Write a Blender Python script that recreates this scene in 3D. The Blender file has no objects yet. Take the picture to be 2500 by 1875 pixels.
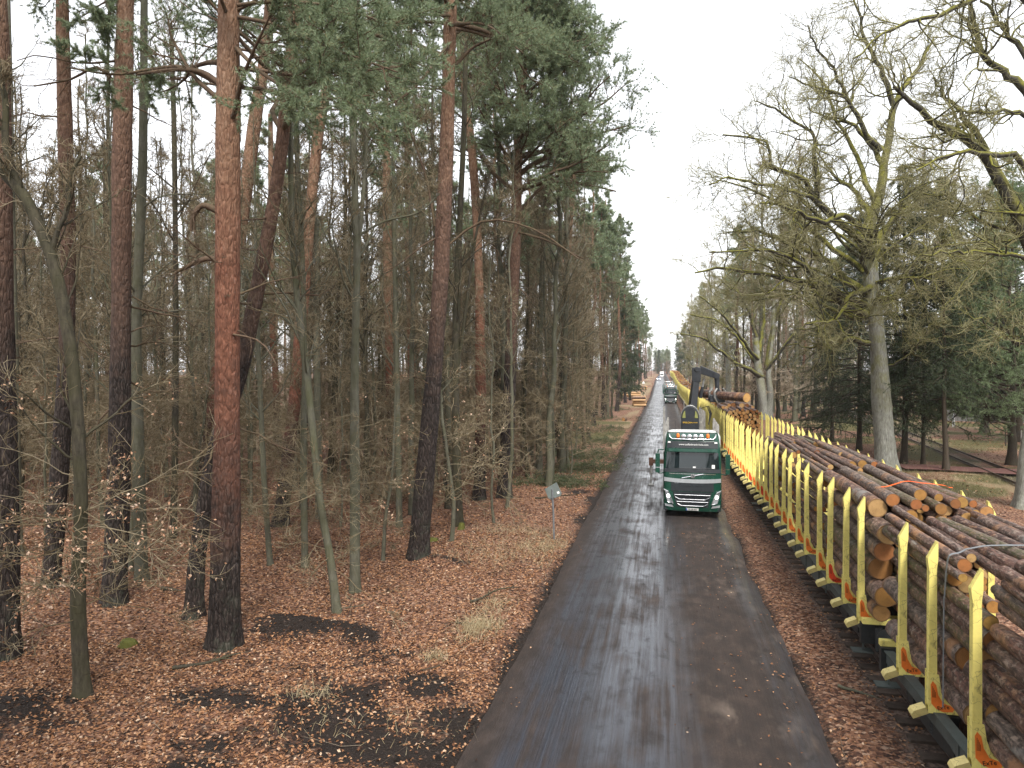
import bpy, math, random
import numpy as np
from mathutils import Matrix, Vector
PI = math.pi
sc = bpy.context.scene
col = sc.collection
rad = math.radians

# ------------------------------------------------------------------ camera model (used to read positions off the site)
FPX, VX, VY, CAMH = 710.0, 663.0, 373.0, 6.4
TH = math.atan((VX - 512) / FPX)
CT, ST = math.cos(TH), math.sin(TH)
PITCH = math.atan((384 - VY) / FPX)

def at_depth(px, py, d):
    """world point seen at (px,py) of a 1024x768 picture, at horizontal depth d"""
    lat = (px - 512) / FPX * d
    z = CAMH - (py - VY) / FPX * d
    return np.array([lat * CT - d * ST, lat * ST + d * CT, z])

def on_ground(px, py, z=0.0):
    d = (CAMH - z) * FPX / (py - VY)
    return at_depth(px, py, d), d

def to_px(x, y, z):
    d = y * CT - x * ST
    lat = x * CT + y * ST
    return 512 + FPX * lat / d, VY + FPX * (CAMH - z) / d, d

def rise(y):
    """the road climbs slightly far ahead"""
    y = np.asarray(y, float)
    t = np.clip((y - 170) / 175, 0, None)
    return np.where(t < 1, 3.4 * t * t * (3 - 2 * np.clip(t, 0, 1)), 3.4 + (t - 1) * 1.2)

# ------------------------------------------------------------------ noise
def vnoise(x, y, seed=0):
    x = np.asarray(x, float); y = np.asarray(y, float)
    xi = np.floor(x).astype(np.int64); yi = np.floor(y).astype(np.int64)
    xf = x - xi; yf = y - yi
    def h(a, b):
        n = (a * 374761393 + b * 668265263 + seed * 974711) & 0x7fffffff
        n = ((n ^ (n >> 13)) * 1274126177) & 0x7fffffff
        return ((n ^ (n >> 16)) & 0xffff) / 65535.0
    u = xf * xf * (3 - 2 * xf); v = yf * yf * (3 - 2 * yf)
    return (h(xi, yi) * (1 - u) + h(xi + 1, yi) * u) * (1 - v) + (h(xi, yi + 1) * (1 - u) + h(xi + 1, yi + 1) * u) * v

def fbm(x, y, seed=0, o=4):
    s, a, t = 0, 1, 0
    for i in range(o):
        s = s + a * vnoise(x * 2 ** i, y * 2 ** i, seed + i * 17); t += a; a *= .5
    return s / t

# ------------------------------------------------------------------ mesh building
def mesh_np(name, V, groups, mats, smooth=True):
    """groups: list of (faces int array (m,k), material index)"""
    me = bpy.data.meshes.new(name)
    V = np.ascontiguousarray(V, np.float32)
    me.vertices.add(len(V)); me.vertices.foreach_set('co', V.ravel())
    loops = np.concatenate([np.asarray(f, np.int32).ravel() for f, m in groups]) if groups else np.zeros(0, np.int32)
    tot = np.concatenate([np.full(len(f), f.shape[1], np.int32) for f, m in groups])
    mi = np.concatenate([np.full(len(f), m, np.int32) for f, m in groups])
    st = np.concatenate([[0], np.cumsum(tot)[:-1]]).astype(np.int32)
    me.loops.add(len(loops)); me.loops.foreach_set('vertex_index', loops)
    me.polygons.add(len(tot)); me.polygons.foreach_set('loop_start', st)
    try: me.polygons.foreach_set('loop_total', tot)
    except Exception: pass
    me.polygons.foreach_set('material_index', mi)
    me.polygons.foreach_set('use_smooth', np.full(len(tot), smooth))
    for m in mats: me.materials.append(m)
    me.update(calc_edges=True)
    return me

class NP:
    """collects numpy pieces with offsets"""
    def __init__(s): s.V = []; s.G = []; s.n = 0
    def add(s, V, F, m=0):
        if len(V) == 0: return
        s.V.append(V); s.G.append((F + s.n, m)); s.n += len(V)
    def tubes(s, P, R, k=3, m=0): s.add(*tubes(P, R, k), m)
    def mesh(s, name, mats, smooth=True): return mesh_np(name, np.concatenate(s.V), s.G, mats, smooth)

def unit(v): return v / np.maximum(np.linalg.norm(v, axis=-1, keepdims=True), 1e-9)

def tubes(P, R, k=3):
    """P (m,n,3) polylines, R (m,n) radii -> verts, quads"""
    m, n, _ = P.shape
    T = np.empty_like(P); T[:, 1:-1] = P[:, 2:] - P[:, :-2]; T[:, 0] = P[:, 1] - P[:, 0]; T[:, -1] = P[:, -1] - P[:, -2]
    T = unit(T)
    ref = unit(P[:, -1] - P[:, 0])[:, None, :]
    hint = np.where(np.abs(ref[..., 2:3]) > .8, np.array([1., 0, 0]), np.array([0, 0, 1.]))
    hint = np.broadcast_to(hint, T.shape)
    A = unit(np.cross(T, hint)); B = np.cross(T, A)
    a = np.arange(k) * 2 * PI / k
    V = P[:, :, None, :] + R[:, :, None, None] * (A[:, :, None, :] * np.cos(a)[:, None] + B[:, :, None, :] * np.sin(a)[:, None])
    idx = np.arange(m * n * k).reshape(m, n, k)
    q = np.stack([idx[:, :-1, :], np.roll(idx[:, :-1, :], -1, 2), np.roll(idx[:, 1:, :], -1, 2), idx[:, 1:, :]], -1)
    return V.reshape(-1, 3), q.reshape(-1, 4)

def grow(rng, S, D, L, R0, n=5, wander=.25, up=0.0, rend=.3):
    m = len(S); P = np.empty((m, n, 3)); P[:, 0] = S; d = unit(np.asarray(D, float)).copy()
    step = (np.asarray(L) / (n - 1))[:, None]
    for i in range(1, n):
        d = d + rng.normal(0, wander, (m, 3)); d[:, 2] += up; d = unit(d)
        P[:, i] = P[:, i - 1] + d * step
    t = np.linspace(0, 1, n)
    R = np.asarray(R0)[:, None] * (1 - t * (1 - rend))[None]
    return P, R

def sample(P, R, pi, t):
    n = P.shape[1]; f = t * (n - 1); i = np.clip(f.astype(int), 0, n - 2); w = (f - i)[:, None]
    a = P[pi, i]; b = P[pi, i + 1]
    r = R[pi, i] * (1 - w[:, 0]) + R[pi, i + 1] * w[:, 0]
    return a * (1 - w) + b * w, unit(b - a), r

def spawn(rng, P, R, per, t0=.25, t1=1., ang=(55, 15), rratio=.55, flat=0.0):
    m = len(P); pi = np.repeat(np.arange(m), per)
    t = rng.uniform(t0, t1, len(pi))
    S, T, r = sample(P, R, pi, t)
    q = unit(np.cross(T, unit(rng.normal(0, 1, T.shape) * np.array([1, 1, 1 - flat]))))
    if flat: q[:, 2] *= (1 - flat); q = unit(q)
    a = np.radians(rng.normal(ang[0], ang[1], len(pi)))[:, None]
    D = T * np.cos(a) + q * np.sin(a)
    return S, D, r * rratio, t, pi

def blades(rng, S, A, nb, ln, w, spread=.7):
    """needle tufts: nb narrow triangles round every axis A at S"""
    T = len(S)
    D = unit(A[:, None, :] + rng.normal(0, spread, (T, nb, 3)))
    l = ln * rng.uniform(.6, 1.2, (T, nb, 1))
    W = unit(np.cross(D, rng.normal(0, 1, (T, nb, 3)))) * (w / 2)
    p = S[:, None, :] + D * l * .05
    V = np.stack([p - W, p + W, p + D * l], 2).reshape(-1, 3)
    return V, np.arange(len(V)).reshape(-1, 3)

def dryleaves(rng, S, size, flat=.4):
    """small curled leaves: two triangles' worth of quad each"""
    n = len(S)
    a = rng.uniform(0, 2 * PI, n); tilt = rng.normal(0, flat, (n, 2))
    X = np.stack([np.cos(a), np.sin(a), tilt[:, 0]], 1); Y = np.stack([-np.sin(a), np.cos(a), tilt[:, 1]], 1)
    X = unit(X); Y = unit(Y); s = (size * rng.uniform(.6, 1.25, n))[:, None]
    N = np.cross(X, Y); cu = rng.uniform(-.1, .35, n)[:, None] * s
    V = np.stack([S - X * s * .5, S - Y * s * .3 + N * cu, S + X * s * .55, S + Y * s * .3 + N * cu * .8], 1).reshape(-1, 3)
    return V, np.arange(len(V)).reshape(-1, 4)

class MB:
    """python mesh builder for hard surface things"""
    def __init__(s): s.v = []; s.f = []; s.mi = []; s.M = Matrix.Identity(4)
    def _put(s, vs, fs, mi=0):
        o = len(s.v); s.v += [tuple(s.M @ Vector(p)) for p in vs]; s.f += [tuple(i + o for i in f) for f in fs]; s.mi += [mi] * len(fs)
    def box(s, x0, x1, y0, y1, z0, z1, mi=0):
        s._put([(x0, y0, z0), (x1, y0, z0), (x1, y1, z0), (x0, y1, z0), (x0, y0, z1), (x1, y0, z1), (x1, y1, z1), (x0, y1, z1)],
               [(0, 3, 2, 1), (4, 5, 6, 7), (0, 1, 5, 4), (1, 2, 6, 5), (2, 3, 7, 6), (3, 0, 4, 7)], mi)
    def prism(s, poly, a, b, axis='y', mi=0):
        """poly in the plane of the two other axes, extruded along axis from a to b"""
        n = len(poly)
        def P(p, t): return {'y': (p[0], t, p[1]), 'x': (t, p[0], p[1]), 'z': (p[0], p[1], t)}[axis]
        vs = [P(p, a) for p in poly] + [P(p, b) for p in poly]
        fs = [tuple(range(n)), tuple(range(2 * n - 1, n - 1, -1))] + [(i, i + n, (i + 1) % n + n, (i + 1) % n) for i in range(n)]
        s._put(vs, fs, mi)
    def tube(s, pts, r, k=8, mi=0, cap=True):
        pts = np.array(pts, float); n = len(pts); R = np.broadcast_to(np.asarray(r, float), (n,))
        V, Q = tubes(pts[None], R[None].copy(), k)
        fs = [tuple(q) for q in Q.tolist()]
        if cap: fs += [tuple(range(k)), tuple(range((n - 1) * k, n * k))]
        s._put(V.tolist(), fs, mi)
    def lathe(s, prof, c, axis='x', k=20, mi=0):
        """prof: (radius, along) pairs round axis through c"""
        vs = []; n = len(prof)
        for j in range(k):
            a = 2 * PI * j / k
            for r, t in prof:
                u, w = r * math.cos(a), r * math.sin(a)
                p = {'x': (t, u, w), 'y': (u, t, w), 'z': (u, w, t)}[axis]
                vs.append((p[0] + c[0], p[1] + c[1], p[2] + c[2]))
        fs = [(j * n + i, j * n + i + 1, ((j + 1) % k) * n + i + 1, ((j + 1) % k) * n + i) for j in range(k) for i in range(n - 1)]
        s._put(vs, fs, mi)
    def quad(s, a, b, c, d, mi=0): s._put([a, b, c, d], [(0, 1, 2, 3)], mi)
    def mesh(s, name, mats, smooth=False):
        me = bpy.data.meshes.new(name); me.from_pydata(s.v, [], s.f)
        for m in (mats if isinstance(mats, (list, tuple)) else [mats]): me.materials.append(m)
        me.polygons.foreach_set('material_index', s.mi)
        if smooth: me.polygons.foreach_set('use_smooth', [True] * len(s.f))
        me.update(); fixn(me); return me

def fixn(me):
    import bmesh
    bm = bmesh.new(); bm.from_mesh(me); bmesh.ops.recalc_face_normals(bm, faces=bm.faces); bm.to_mesh(me); bm.free()

def link(name, data, parent=None, loc=None):
    o = bpy.data.objects.new(name, data); col.objects.link(o)
    if parent is not None: o.parent = parent
    if loc is not None: o.location = [float(c) for c in loc]
    return o

def part(name, mb, mats, parent=None, loc=None, bevel=0, smooth=False, seg=2):
    o = link(name, mb.mesh(name, mats, smooth), parent, loc)
    if bevel:
        b = o.modifiers.new('bevel', 'BEVEL'); b.width = bevel; b.segments = seg; b.limit_method = 'ANGLE'; b.angle_limit = rad(35)
    return o

def tag(o, label=None, cat=None, group=None, kind=None):
    if label: o['label'] = label
    if cat: o['category'] = cat
    if group: o['group'] = group
    if kind: o['kind'] = kind
    return o

def thing(name, label, cat, loc=(0, 0, 0), group=None):
    return tag(link(name, None, None, loc), label, cat, group)

KIDS = {}
def copy_tree(o, kids=None):
    """copy of a thing, its parts and their sub-parts"""
    c = o.copy(); col.objects.link(c)
    for ch in (kids or KIDS)[o.name] if o.name in (kids or KIDS) else ():
        d = copy_tree(ch); d.parent = c; d.matrix_parent_inverse = ch.matrix_parent_inverse
    return c
def index_kids():
    KIDS.clear()
    for o in sc.objects:
        if o.parent: KIDS.setdefault(o.parent.name, []).append(o)

def text_mesh(txt, size, mat, name='lettering', depth=.002):
    cu = bpy.data.curves.new(name, 'FONT'); cu.body = txt; cu.size = size; cu.align_x = 'CENTER'; cu.align_y = 'CENTER'; cu.extrude = depth
    t = bpy.data.objects.new(name, cu); col.objects.link(t)
    bpy.context.view_layer.update()
    me = bpy.data.meshes.new_from_object(t.evaluated_get(bpy.context.evaluated_depsgraph_get()))
    bpy.data.objects.remove(t); bpy.data.curves.remove(cu)
    me.name = name; me.materials.clear(); me.materials.append(mat)
    return me

ORD = ['first', 'second', 'third', 'fourth', 'fifth', 'sixth', 'seventh', 'eighth', 'ninth', 'tenth', 'eleventh', 'twelfth', 'thirteenth', 'fourteenth',
       'fifteenth', 'sixteenth', 'seventeenth', 'eighteenth', 'nineteenth', 'twentieth'] + ['twenty-' + w for w in
       'first second third fourth fifth sixth seventh eighth ninth'.split()] + ['thirtieth'] + ['thirty-' + w for w in 'first second third fourth fifth sixth seventh eighth ninth'.split()] \
      + ['fortieth'] + ['forty-' + w for w in 'first second third fourth fifth sixth seventh eighth ninth'.split()]

# ------------------------------------------------------------------ materials
class NT:
    def __init__(s, name):
        s.m = bpy.data.materials.new(name); s.m.use_nodes = True; s.t = s.m.node_tree; s.t.nodes.clear()
        s.out = s.n('ShaderNodeOutputMaterial')
        s.b = s.n('ShaderNodeBsdfPrincipled'); s.l(s.b.outputs[0], s.out.inputs[0])
    def n(s, ty, **kw):
        x = s.t.nodes.new(ty)
        for k, v in kw.items():
            if hasattr(x, k): setattr(x, k, v)
            else: s.set(x.inputs[k], v)
        return x
    def set(s, i, v):
        if hasattr(v, 'is_output') or isinstance(v, bpy.types.NodeSocket): s.l(v, i)
        else: i.default_value = v
    def l(s, a, b): s.t.links.new(a, b)
    def coord(s, kind='Object', scale=(1, 1, 1)):
        c = s.n('ShaderNodeTexCoord'); mp = s.n('ShaderNodeMapping'); s.l(c.outputs[kind], mp.inputs[0]); mp.inputs['Scale'].default_value = scale
        return mp.outputs[0]
    def wpos(s, scale=(1, 1, 1)):
        c = s.n('ShaderNodeNewGeometry'); mp = s.n('ShaderNodeMapping'); s.l(c.outputs['Position'], mp.inputs[0]); mp.inputs['Scale'].default_value = scale
        return mp.outputs[0]
    def noise(s, vec, scale=5, detail=4, rough=.6, dist=0.0):
        x = s.n('ShaderNodeTexNoise'); s.l(vec, x.inputs['Vector']); x.inputs['Scale'].default_value = scale
        x.inputs['Detail'].default_value = detail; x.inputs['Roughness'].default_value = rough; x.inputs['Distortion'].default_value = dist
        return x.outputs[0]
    def voro(s, vec, scale=5, feature='F1', out='Distance', rnd=1.0):
        x = s.n('ShaderNodeTexVoronoi'); x.feature = feature; s.l(vec, x.inputs['Vector']); x.inputs['Scale'].default_value = scale
        if 'Randomness' in x.inputs: x.inputs['Randomness'].default_value = rnd
        return x.outputs[out]
    def ramp(s, fac, stops, interp='LINEAR'):
        r = s.n('ShaderNodeValToRGB'); s.l(fac, r.inputs[0]); cr = r.color_ramp; cr.interpolation = interp
        while len(cr.elements) < len(stops): cr.elements.new(.5)
        for e, (p, c) in zip(cr.elements, stops):
            e.position = p; e.color = (*c, 1) if hasattr(c, '__len__') else (c, c, c, 1)
        return r.outputs[0]
    def mix(s, f, a, b, blend='MIX'):
        x = s.n('ShaderNodeMix'); x.data_type = 'RGBA'; x.blend_type = blend
        s.set(x.inputs[0], f)
        for i, v in ((6, a), (7, b)):
            if hasattr(v, '__len__') and not isinstance(v, bpy.types.NodeSocket) and len(v) == 3: v = (*v, 1)
            s.set(x.inputs[i], v)
        return x.outputs[2]
    def math(s, op, a, b=0.0, clamp=False):
        x = s.n('ShaderNodeMath'); x.operation = op; x.use_clamp = clamp; s.set(x.inputs[0], a); s.set(x.inputs[1], b); return x.outputs[0]
    def maprange(s, v, a, b, c=0., d=1.):
        x = s.n('ShaderNodeMapRange'); s.l(v, x.inputs[0])
        for i, q in enumerate((a, b, c, d)): x.inputs[i + 1].default_value = q
        return x.outputs[0]
    def sep(s, vec, ax):
        x = s.n('ShaderNodeSeparateXYZ'); s.l(vec, x.inputs[0]); return x.outputs[ax]
    def rnd(s): return s.n('ShaderNodeObjectInfo').outputs['Random']
    def island(s): return s.n('ShaderNodeNewGeometry').outputs['Random Per Island']
    def attr(s, name):
        a = s.n('ShaderNodeAttribute'); a.attribute_name = name; return a.outputs['Fac']
    def bump(s, h, strength=.5, dist=.02):
        b = s.n('ShaderNodeBump'); s.l(h, b.inputs['Height']); b.inputs['Strength'].default_value = strength; b.inputs['Distance'].default_value = dist
        s.l(b.outputs[0], s.b.inputs['Normal'])
    def fin(s, color=None, rough=.8, spec=.3, metal=0.0):
        if color is not None:
            if hasattr(color, '__len__') and not isinstance(color, bpy.types.NodeSocket) and len(color) == 3: color = (*color, 1)
            s.set(s.b.inputs['Base Color'], color)
        s.set(s.b.inputs['Roughness'], rough); s.set(s.b.inputs['Specular IOR Level'], spec); s.set(s.b.inputs['Metallic'], metal)
        return s.m

def simple(name, c, rough=.6, spec=.4, metal=0., var=.25, scale=6., dirt=None):
    """plain colour broken by a little wear"""
    t = NT(name); v = t.coord('Object')
    n = t.noise(v, scale, 5, .65)
    lo = tuple(x * (1 - var) for x in c); hi = tuple(min(1, x * (1 + var)) for x in c)
    cc = t.ramp(n, [(.3, lo), (.7, hi)])
    if dirt:
        n2 = t.noise(t.coord('Object', (1, 1, .5)), scale * 2.3, 6, .7)
        cc = t.mix(t.maprange(n2, .55, .75, 0, dirt[1]), cc, dirt[0])
    return t.fin(cc, t.maprange(n, .2, .8, rough - .08, rough + .08), spec, metal)

def emit(name, c, s):
    t = NT(name); t.b.inputs['Emission Color'].default_value = (*c, 1); t.b.inputs['Emission Strength'].default_value = s
    return t.fin(c, .2)
EXPOSURE, SKY, SUN = 1.34, 0.15, 2.0
HAZE = 0.00014
# ================================================================== camera, sky, sun
cam = bpy.data.cameras.new('camera'); camo = link('camera', cam)
cam.sensor_width = 36; cam.lens = FPX / 1024 * 36; cam.clip_end = 3000; cam.clip_start = .1
camo.location = (0, 0, CAMH); camo.rotation_euler = (PI / 2 - PITCH, 0, TH)
sc.camera = camo
sc.view_settings.view_transform = 'Standard'; sc.view_settings.look = 'None'; sc.view_settings.gamma = 1
sc.view_settings.exposure = EXPOSURE
w = bpy.data.worlds.new('World'); sc.world = w; w.use_nodes = True
nt = w.node_tree; bg = nt.nodes['Background']
sky = nt.nodes.new('ShaderNodeTexSky'); sky.sky_type = 'NISHITA'; sky.sun_disc = False
SUN_EL, SUN_AZ = rad(52), rad(158)      # sun direction: azimuth clockwise from +Y
sky.sun_elevation = SUN_EL; sky.sun_rotation = SUN_AZ; sky.dust_density = 1.5; sky.air_density = 1.6; sky.ozone_density = 1.0
hs = nt.nodes.new('ShaderNodeHueSaturation'); hs.inputs['Saturation'].default_value = .22
# thin bright cloud over the whole sky: the clear-sky colours are mostly veiled
cl = nt.nodes.new('ShaderNodeMix'); cl.data_type = 'RGBA'; cl.inputs[0].default_value = .6; cl.inputs[7].default_value = (4.4, 4.45, 4.65, 1)
nt.links.new(sky.outputs[0], hs.inputs['Color']); nt.links.new(hs.outputs[0], cl.inputs[6]); nt.links.new(cl.outputs[2], bg.inputs[0])
bg.inputs[1].default_value = SKY
sl = bpy.data.lights.new('sun', 'SUN'); sl.energy = SUN; sl.angle = rad(14); sl.color = (1, .95, .87)
so = link('sun', sl)
sdir = Vector((math.sin(SUN_AZ) * math.cos(SUN_EL), math.cos(SUN_AZ) * math.cos(SUN_EL), math.sin(SUN_EL)))
so.rotation_euler = sdir.to_track_quat('Z', 'Y').to_euler(); so.location = (0, -20, 60)
sc.cycles.max_bounces = 5; sc.cycles.diffuse_bounces = 3; sc.cycles.glossy_bounces = 3; sc.cycles.volume_bounces = 0

# ================================================================== ground
# soil and other patches: world ellipses read off the site plan (x, y, rx, ry, weight)
SOIL = []
for px, py, rx, ry, wt in [(302, 634, 1.7, .75, 1.), (352, 640, 1.0, .5, .9), (18, 718, 1.3, .9, 1.1), (205, 702, .9, .45, 1.1), (250, 712, 1.0, .4, .7), (330, 735, 1.2, .5, .6),
                           (395, 752, 2.1, .75, 1.0), (430, 690, .75, .75, 1.2), (452, 722, .6, .7, 1.1), (390, 655, 1.2, .4, .6),
                           (445, 563, .9, .35, 1.1), (560, 480, 1.6, .8, 1.0), (580, 492, .8, .7, 1), (596, 500, .6, 1.6, 1.1), (585, 520, .5, 1.2, 1),
                           (470, 742, .8, .7, 1.0), (375, 662, .9, .4, .5), (300, 690, 1.6, .5, .45), (240, 745, 1.6, .5, .5)]:
    p, d = on_ground(px, py); SOIL.append((p[0], p[1], rx, ry, wt))

def soil_at(x, y):
    s = np.zeros_like(x)
    for cx, cy, rx, ry, wt in SOIL:
        q = ((x - cx) / rx) ** 2 + ((y - cy) / ry) ** 2
        s = np.maximum(s, wt * np.exp(-q * .9))
    n = fbm(x * 1.3, y * 1.6, 3, 5); n2 = fbm(x * 4.5, y * 4.5, 13, 3)
    s = s * (.25 + 1.35 * n) + (n2 - .5) * .7 * np.clip(s * 3, 0, 1)
    # dark muddy hem along the road, broken
    e = np.maximum(ROADL - x, x - ROADR)                 # distance outside the road
    hem = np.exp(-np.clip(e, 0, None) / .35) * (.55 + .9 * (fbm(x * .8, y * .5, 8, 3) - .4))
    s = np.maximum(s, np.where(x < 0, hem, hem * .8) * 1.15)
    # churned ground in the near left corner
    c = np.clip((17.2 - (y - .10 * x)) / 4.0, 0, 1) * np.clip((x + 10.5) / 3.5, 0, 1) * (x < -2) * (fbm(x * .8, y * 1.3, 21, 5) - .36) * 2.6
    return np.clip(np.maximum(s, c), 0, 1)

ROADL, ROADR = -3.26, 2.80
def road_edge(y):
    y = np.asarray(y, float)
    l = ROADL + .16 * (fbm(y * .45, y * 0 + 3.3, 5, 3) - .5) * 2
    r = ROADR + .16 * (fbm(y * .5, y * 0 + 7.1, 6, 3) - .5) * 2
    return l, r

def gz(x, y):
    """ground height"""
    x = np.asarray(x, float); y = np.asarray(y, float)
    e = np.maximum(ROADL - x, x - ROADR)
    k = np.clip((e - .1) / 1.6, 0, 1)
    b = .22 * (fbm(x * .22, y * .22, 31, 3) - .42) + .10 * (fbm(x * .9, y * .9, 33, 3) - .5)
    rt = np.clip((x - 9.5) / 8, 0, 1)
    z = rise(y) + b * k * np.where(x > 3.2, np.clip((x - 8) / 3, 0, 1) * .8, 1)
    near = np.clip((45 - y) / 20, 0, 1)
    z = z - .03 * (e < .3) + np.where(e < .12, -.05, 0)
    # rooted-up humps on the left
    for cx, cy, rx, ry, h in HUMPS:
        z = z + h * np.exp(-(((x - cx) / rx) ** 2 + ((y - cy) / ry) ** 2)) * (.75 + .5 * fbm(x * 3, y * 3, 9, 2))
    return z
HUMPS = []
for px, py, rx, ry, h in [(290, 630, 1.5, .6, .28), (350, 638, .8, .5, .16), (14, 712, 1.1, .7, .22), (300, 722, 1.5, .6, .20), (440, 562, .8, .4, .18), (400, 690, 1.2, .4, .12),
                          (560, 478, 1.3, .7, .35), (475, 640, 1.0, .8, .12)]:
    p, d = on_ground(px, py); HUMPS.append((p[0], p[1], rx, ry, h))

def axis(segs):
    out = []
    for a, b, st in segs: out += list(np.arange(a, b, st))
    return np.array(out + [segs[-1][1]])
gx = axis([(-420, -120, 12), (-120, -50, 3), (-50, -24, .7), (-24, -12, .3), (-12, -3.6, .13), (-3.6, -2.9, .12), (-2.9, 2.6, 1.0), (2.6, 5, .12), (5, 9, .5), (9, 30, .5), (30, 80, 2), (80, 420, 14)])
gy = axis([(-25, 6, 3), (6, 9, .4), (9, 24, .13), (24, 40, .25), (40, 80, .8), (80, 200, 3), (200, 700, 14), (700, 1500, 100)])
X, Y = np.meshgrid(gx, gy, indexing='ij')
Z = gz(X, Y)
V = np.stack([X, Y, Z], -1).reshape(-1, 3)
idx = np.arange(X.size).reshape(X.shape)
F = np.stack([idx[:-1, :-1], idx[1:, :-1], idx[1:, 1:], idx[:-1, 1:]], -1).reshape(-1, 4)

def track2_x(y): return 24.0 + (y - 75.7 / CT) * (4.1 / 36.)       # the second railway line, beyond the oaks
x_, y_ = X.ravel(), Y.ravel()
soil = soil_at(x_, y_)
nm = fbm(x_ * .25, y_ * .25, 41, 4)
moss = np.where(x_ > 12.5, np.clip((nm - .40) * 5, 0, 1) * np.clip((x_ - 12.0) / 3, 0, 1), 0)
moss = np.maximum(moss, np.where((x_ < -4) & (y_ > 55), np.clip((fbm(x_ * .12, y_ * .12, 77, 3) - .55) * 4, 0, .8) * np.clip((x_ + 30) / 20, 0, 1), 0))
straw = np.where(x_ > 13, np.clip((fbm(x_ * .2, y_ * .13, 51, 4) - .44) * 5, 0, 1) * np.clip((x_ - 15) / 4, 0, 1), 0)
straw = np.maximum(straw, np.where((x_ < ROADL - .6) & (x_ > -9) & (y_ > 60), np.clip((fbm(x_ * .3, y_ * .1, 52, 3) - .35) * 3, 0, 1), 0))
ball = np.clip(1 - np.abs(x_ - 5.46) / 1.9, 0, 1) * 2
ball = np.clip(np.maximum(ball, np.clip(1.25 - np.abs(x_ - track2_x(y_)) / 1.6, 0, 1) * .55), 0, 1)

# material: litter of fallen leaves over dark soil, with moss, dry grass and ballast by attribute
def ground_mat():
    t = NT('forest_floor')
    v = t.wpos()
    dn = t.n('ShaderNodeVectorMath', operation='ADD'); 
    nz = t.n('ShaderNodeTexNoise'); t.l(v, nz.inputs['Vector']); nz.inputs['Scale'].default_value = 9; nz.inputs['Detail'].default_value = 2
    sc_ = t.n('ShaderNodeVectorMath', operation='SCALE'); t.l(nz.outputs['Color'], sc_.inputs[0]); sc_.inputs['Scale'].default_value = .07
    t.l(v, dn.inputs[0]); t.l(sc_.outputs[0], dn.inputs[1])
    cell = t.n('ShaderNodeTexVoronoi'); t.l(dn.outputs[0], cell.inputs['Vector']); cell.inputs['Scale'].default_value = 16
    cr = t.sep(cell.outputs['Color'], 0)
    leaf = t.ramp(cr, [(0, (.024, .013, .009)), (.25, (.09, .041, .025)), (.5, (.185, .087, .048)), (.72, (.275, .14, .082)), (.9, (.36, .21, .135)), (1, (.44, .30, .21))])
    big = t.noise(v, .35, 4, .6)
    leaf = t.mix(t.maprange(big, .3, .7, 0, .5), leaf, t.mix(.7, leaf, (.085, .042, .032)))
    leaf = t.mix(t.maprange(cell.outputs['Distance'], .02, .055, 0, .0), leaf, (.02, .012, .01))
    fine = t.noise(v, 55, 4, .7)
    dirt = t.ramp(fine, [(.3, (.007, .005, .004)), (.55, (.018, .012, .009)), (.75, (.050, .033, .025))])
    s = t.attr('soil'); e = t.noise(v, 6, 5, .7)
    sm = t.maprange(t.math('ADD', s, t.math('MULTIPLY', t.math('SUBTRACT', e, .5), 1.1)), .22, .62)
    c = t.mix(sm, leaf, dirt)
    strawc = t.ramp(t.noise(t.wpos((1, 1, 1)), 30, 4, .7), [(.3, (.12, .085, .045)), (.7, (.34, .27, .16))])
    c = t.mix(t.maprange(t.math('ADD', t.attr('straw'), t.math('MULTIPLY', t.math('SUBTRACT', e, .5), .9)), .3, .7, 0, .85), c, strawc)
    mossc = t.ramp(t.noise(v, 24, 4, .7), [(.3, (.034, .034, .011)), (.7, (.115, .108, .032))])
    c = t.mix(t.maprange(t.math('ADD', t.attr('moss'), t.math('MULTIPLY', t.math('SUBTRACT', e, .5), .9)), .35, .7, 0, .9), c, mossc)
    bal = t.ramp(t.sep(cell.outputs['Color'], 1), [(0, (.03, .025, .022)), (.6, (.09, .07, .058)), (1, (.2, .15, .12))])
    c = t.mix(t.maprange(t.math('ADD', t.attr('ballast'), t.math('MULTIPLY', t.math('SUBTRACT', e, .5), .7)), .35, .65, 0, .8), c, bal)
    h = t.math('ADD', t.math('MULTIPLY', cell.outputs['Distance'], 1.0), t.math('MULTIPLY', fine, .4))
    t.bump(h, .9, .06)
    return t.fin(c, .85, .25)
MG = ground_mat()
gm = mesh_np('ground', V, [(F, 0)], [MG])
for nme, val in (('soil', soil), ('moss', moss), ('straw', straw), ('ballast', ball)):
    a = gm.attributes.new(nme, 'FLOAT', 'POINT'); a.data.foreach_set('value', np.ascontiguousarray(val, np.float32))
tag(link('ground', gm), kind='structure')

# ================================================================== road
ry = axis([(-20, 6, 2), (6, 40, .25), (40, 120, 1), (120, 420, 4), (420, 1400, 40)])
L, R = road_edge(ry)
L = np.where(ry > 120, ROADL, L); R = np.where(ry > 120, ROADR, R)
nx = 25; u = np.linspace(0, 1, nx)
RX = L[:, None] * (1 - u) + R[:, None] * u; RY = np.repeat(ry[:, None], nx, 1)
edge = np.minimum(u, 1 - u)
rut = -.02 * np.exp(-((RX + 2.35) / .3) ** 2) - .025 * np.exp(-((RX + .55) / .35) ** 2) - .02 * np.exp(-((RX - .5) / .3) ** 2) - .022 * np.exp(-((RX - 2.2) / .3) ** 2)
RZ = rise(RY) + .012 + .045 * (1 - (2 * u - 1) ** 4)[None] + rut + .012 * (fbm(RX * 1.2, RY * .6, 61, 3) - .5) - .07 * np.clip(1 - edge / .03, 0, 1)[None]
V = np.stack([RX, RY, RZ], -1).reshape(-1, 3); idx = np.arange(RX.size).reshape(RX.shape)
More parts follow.
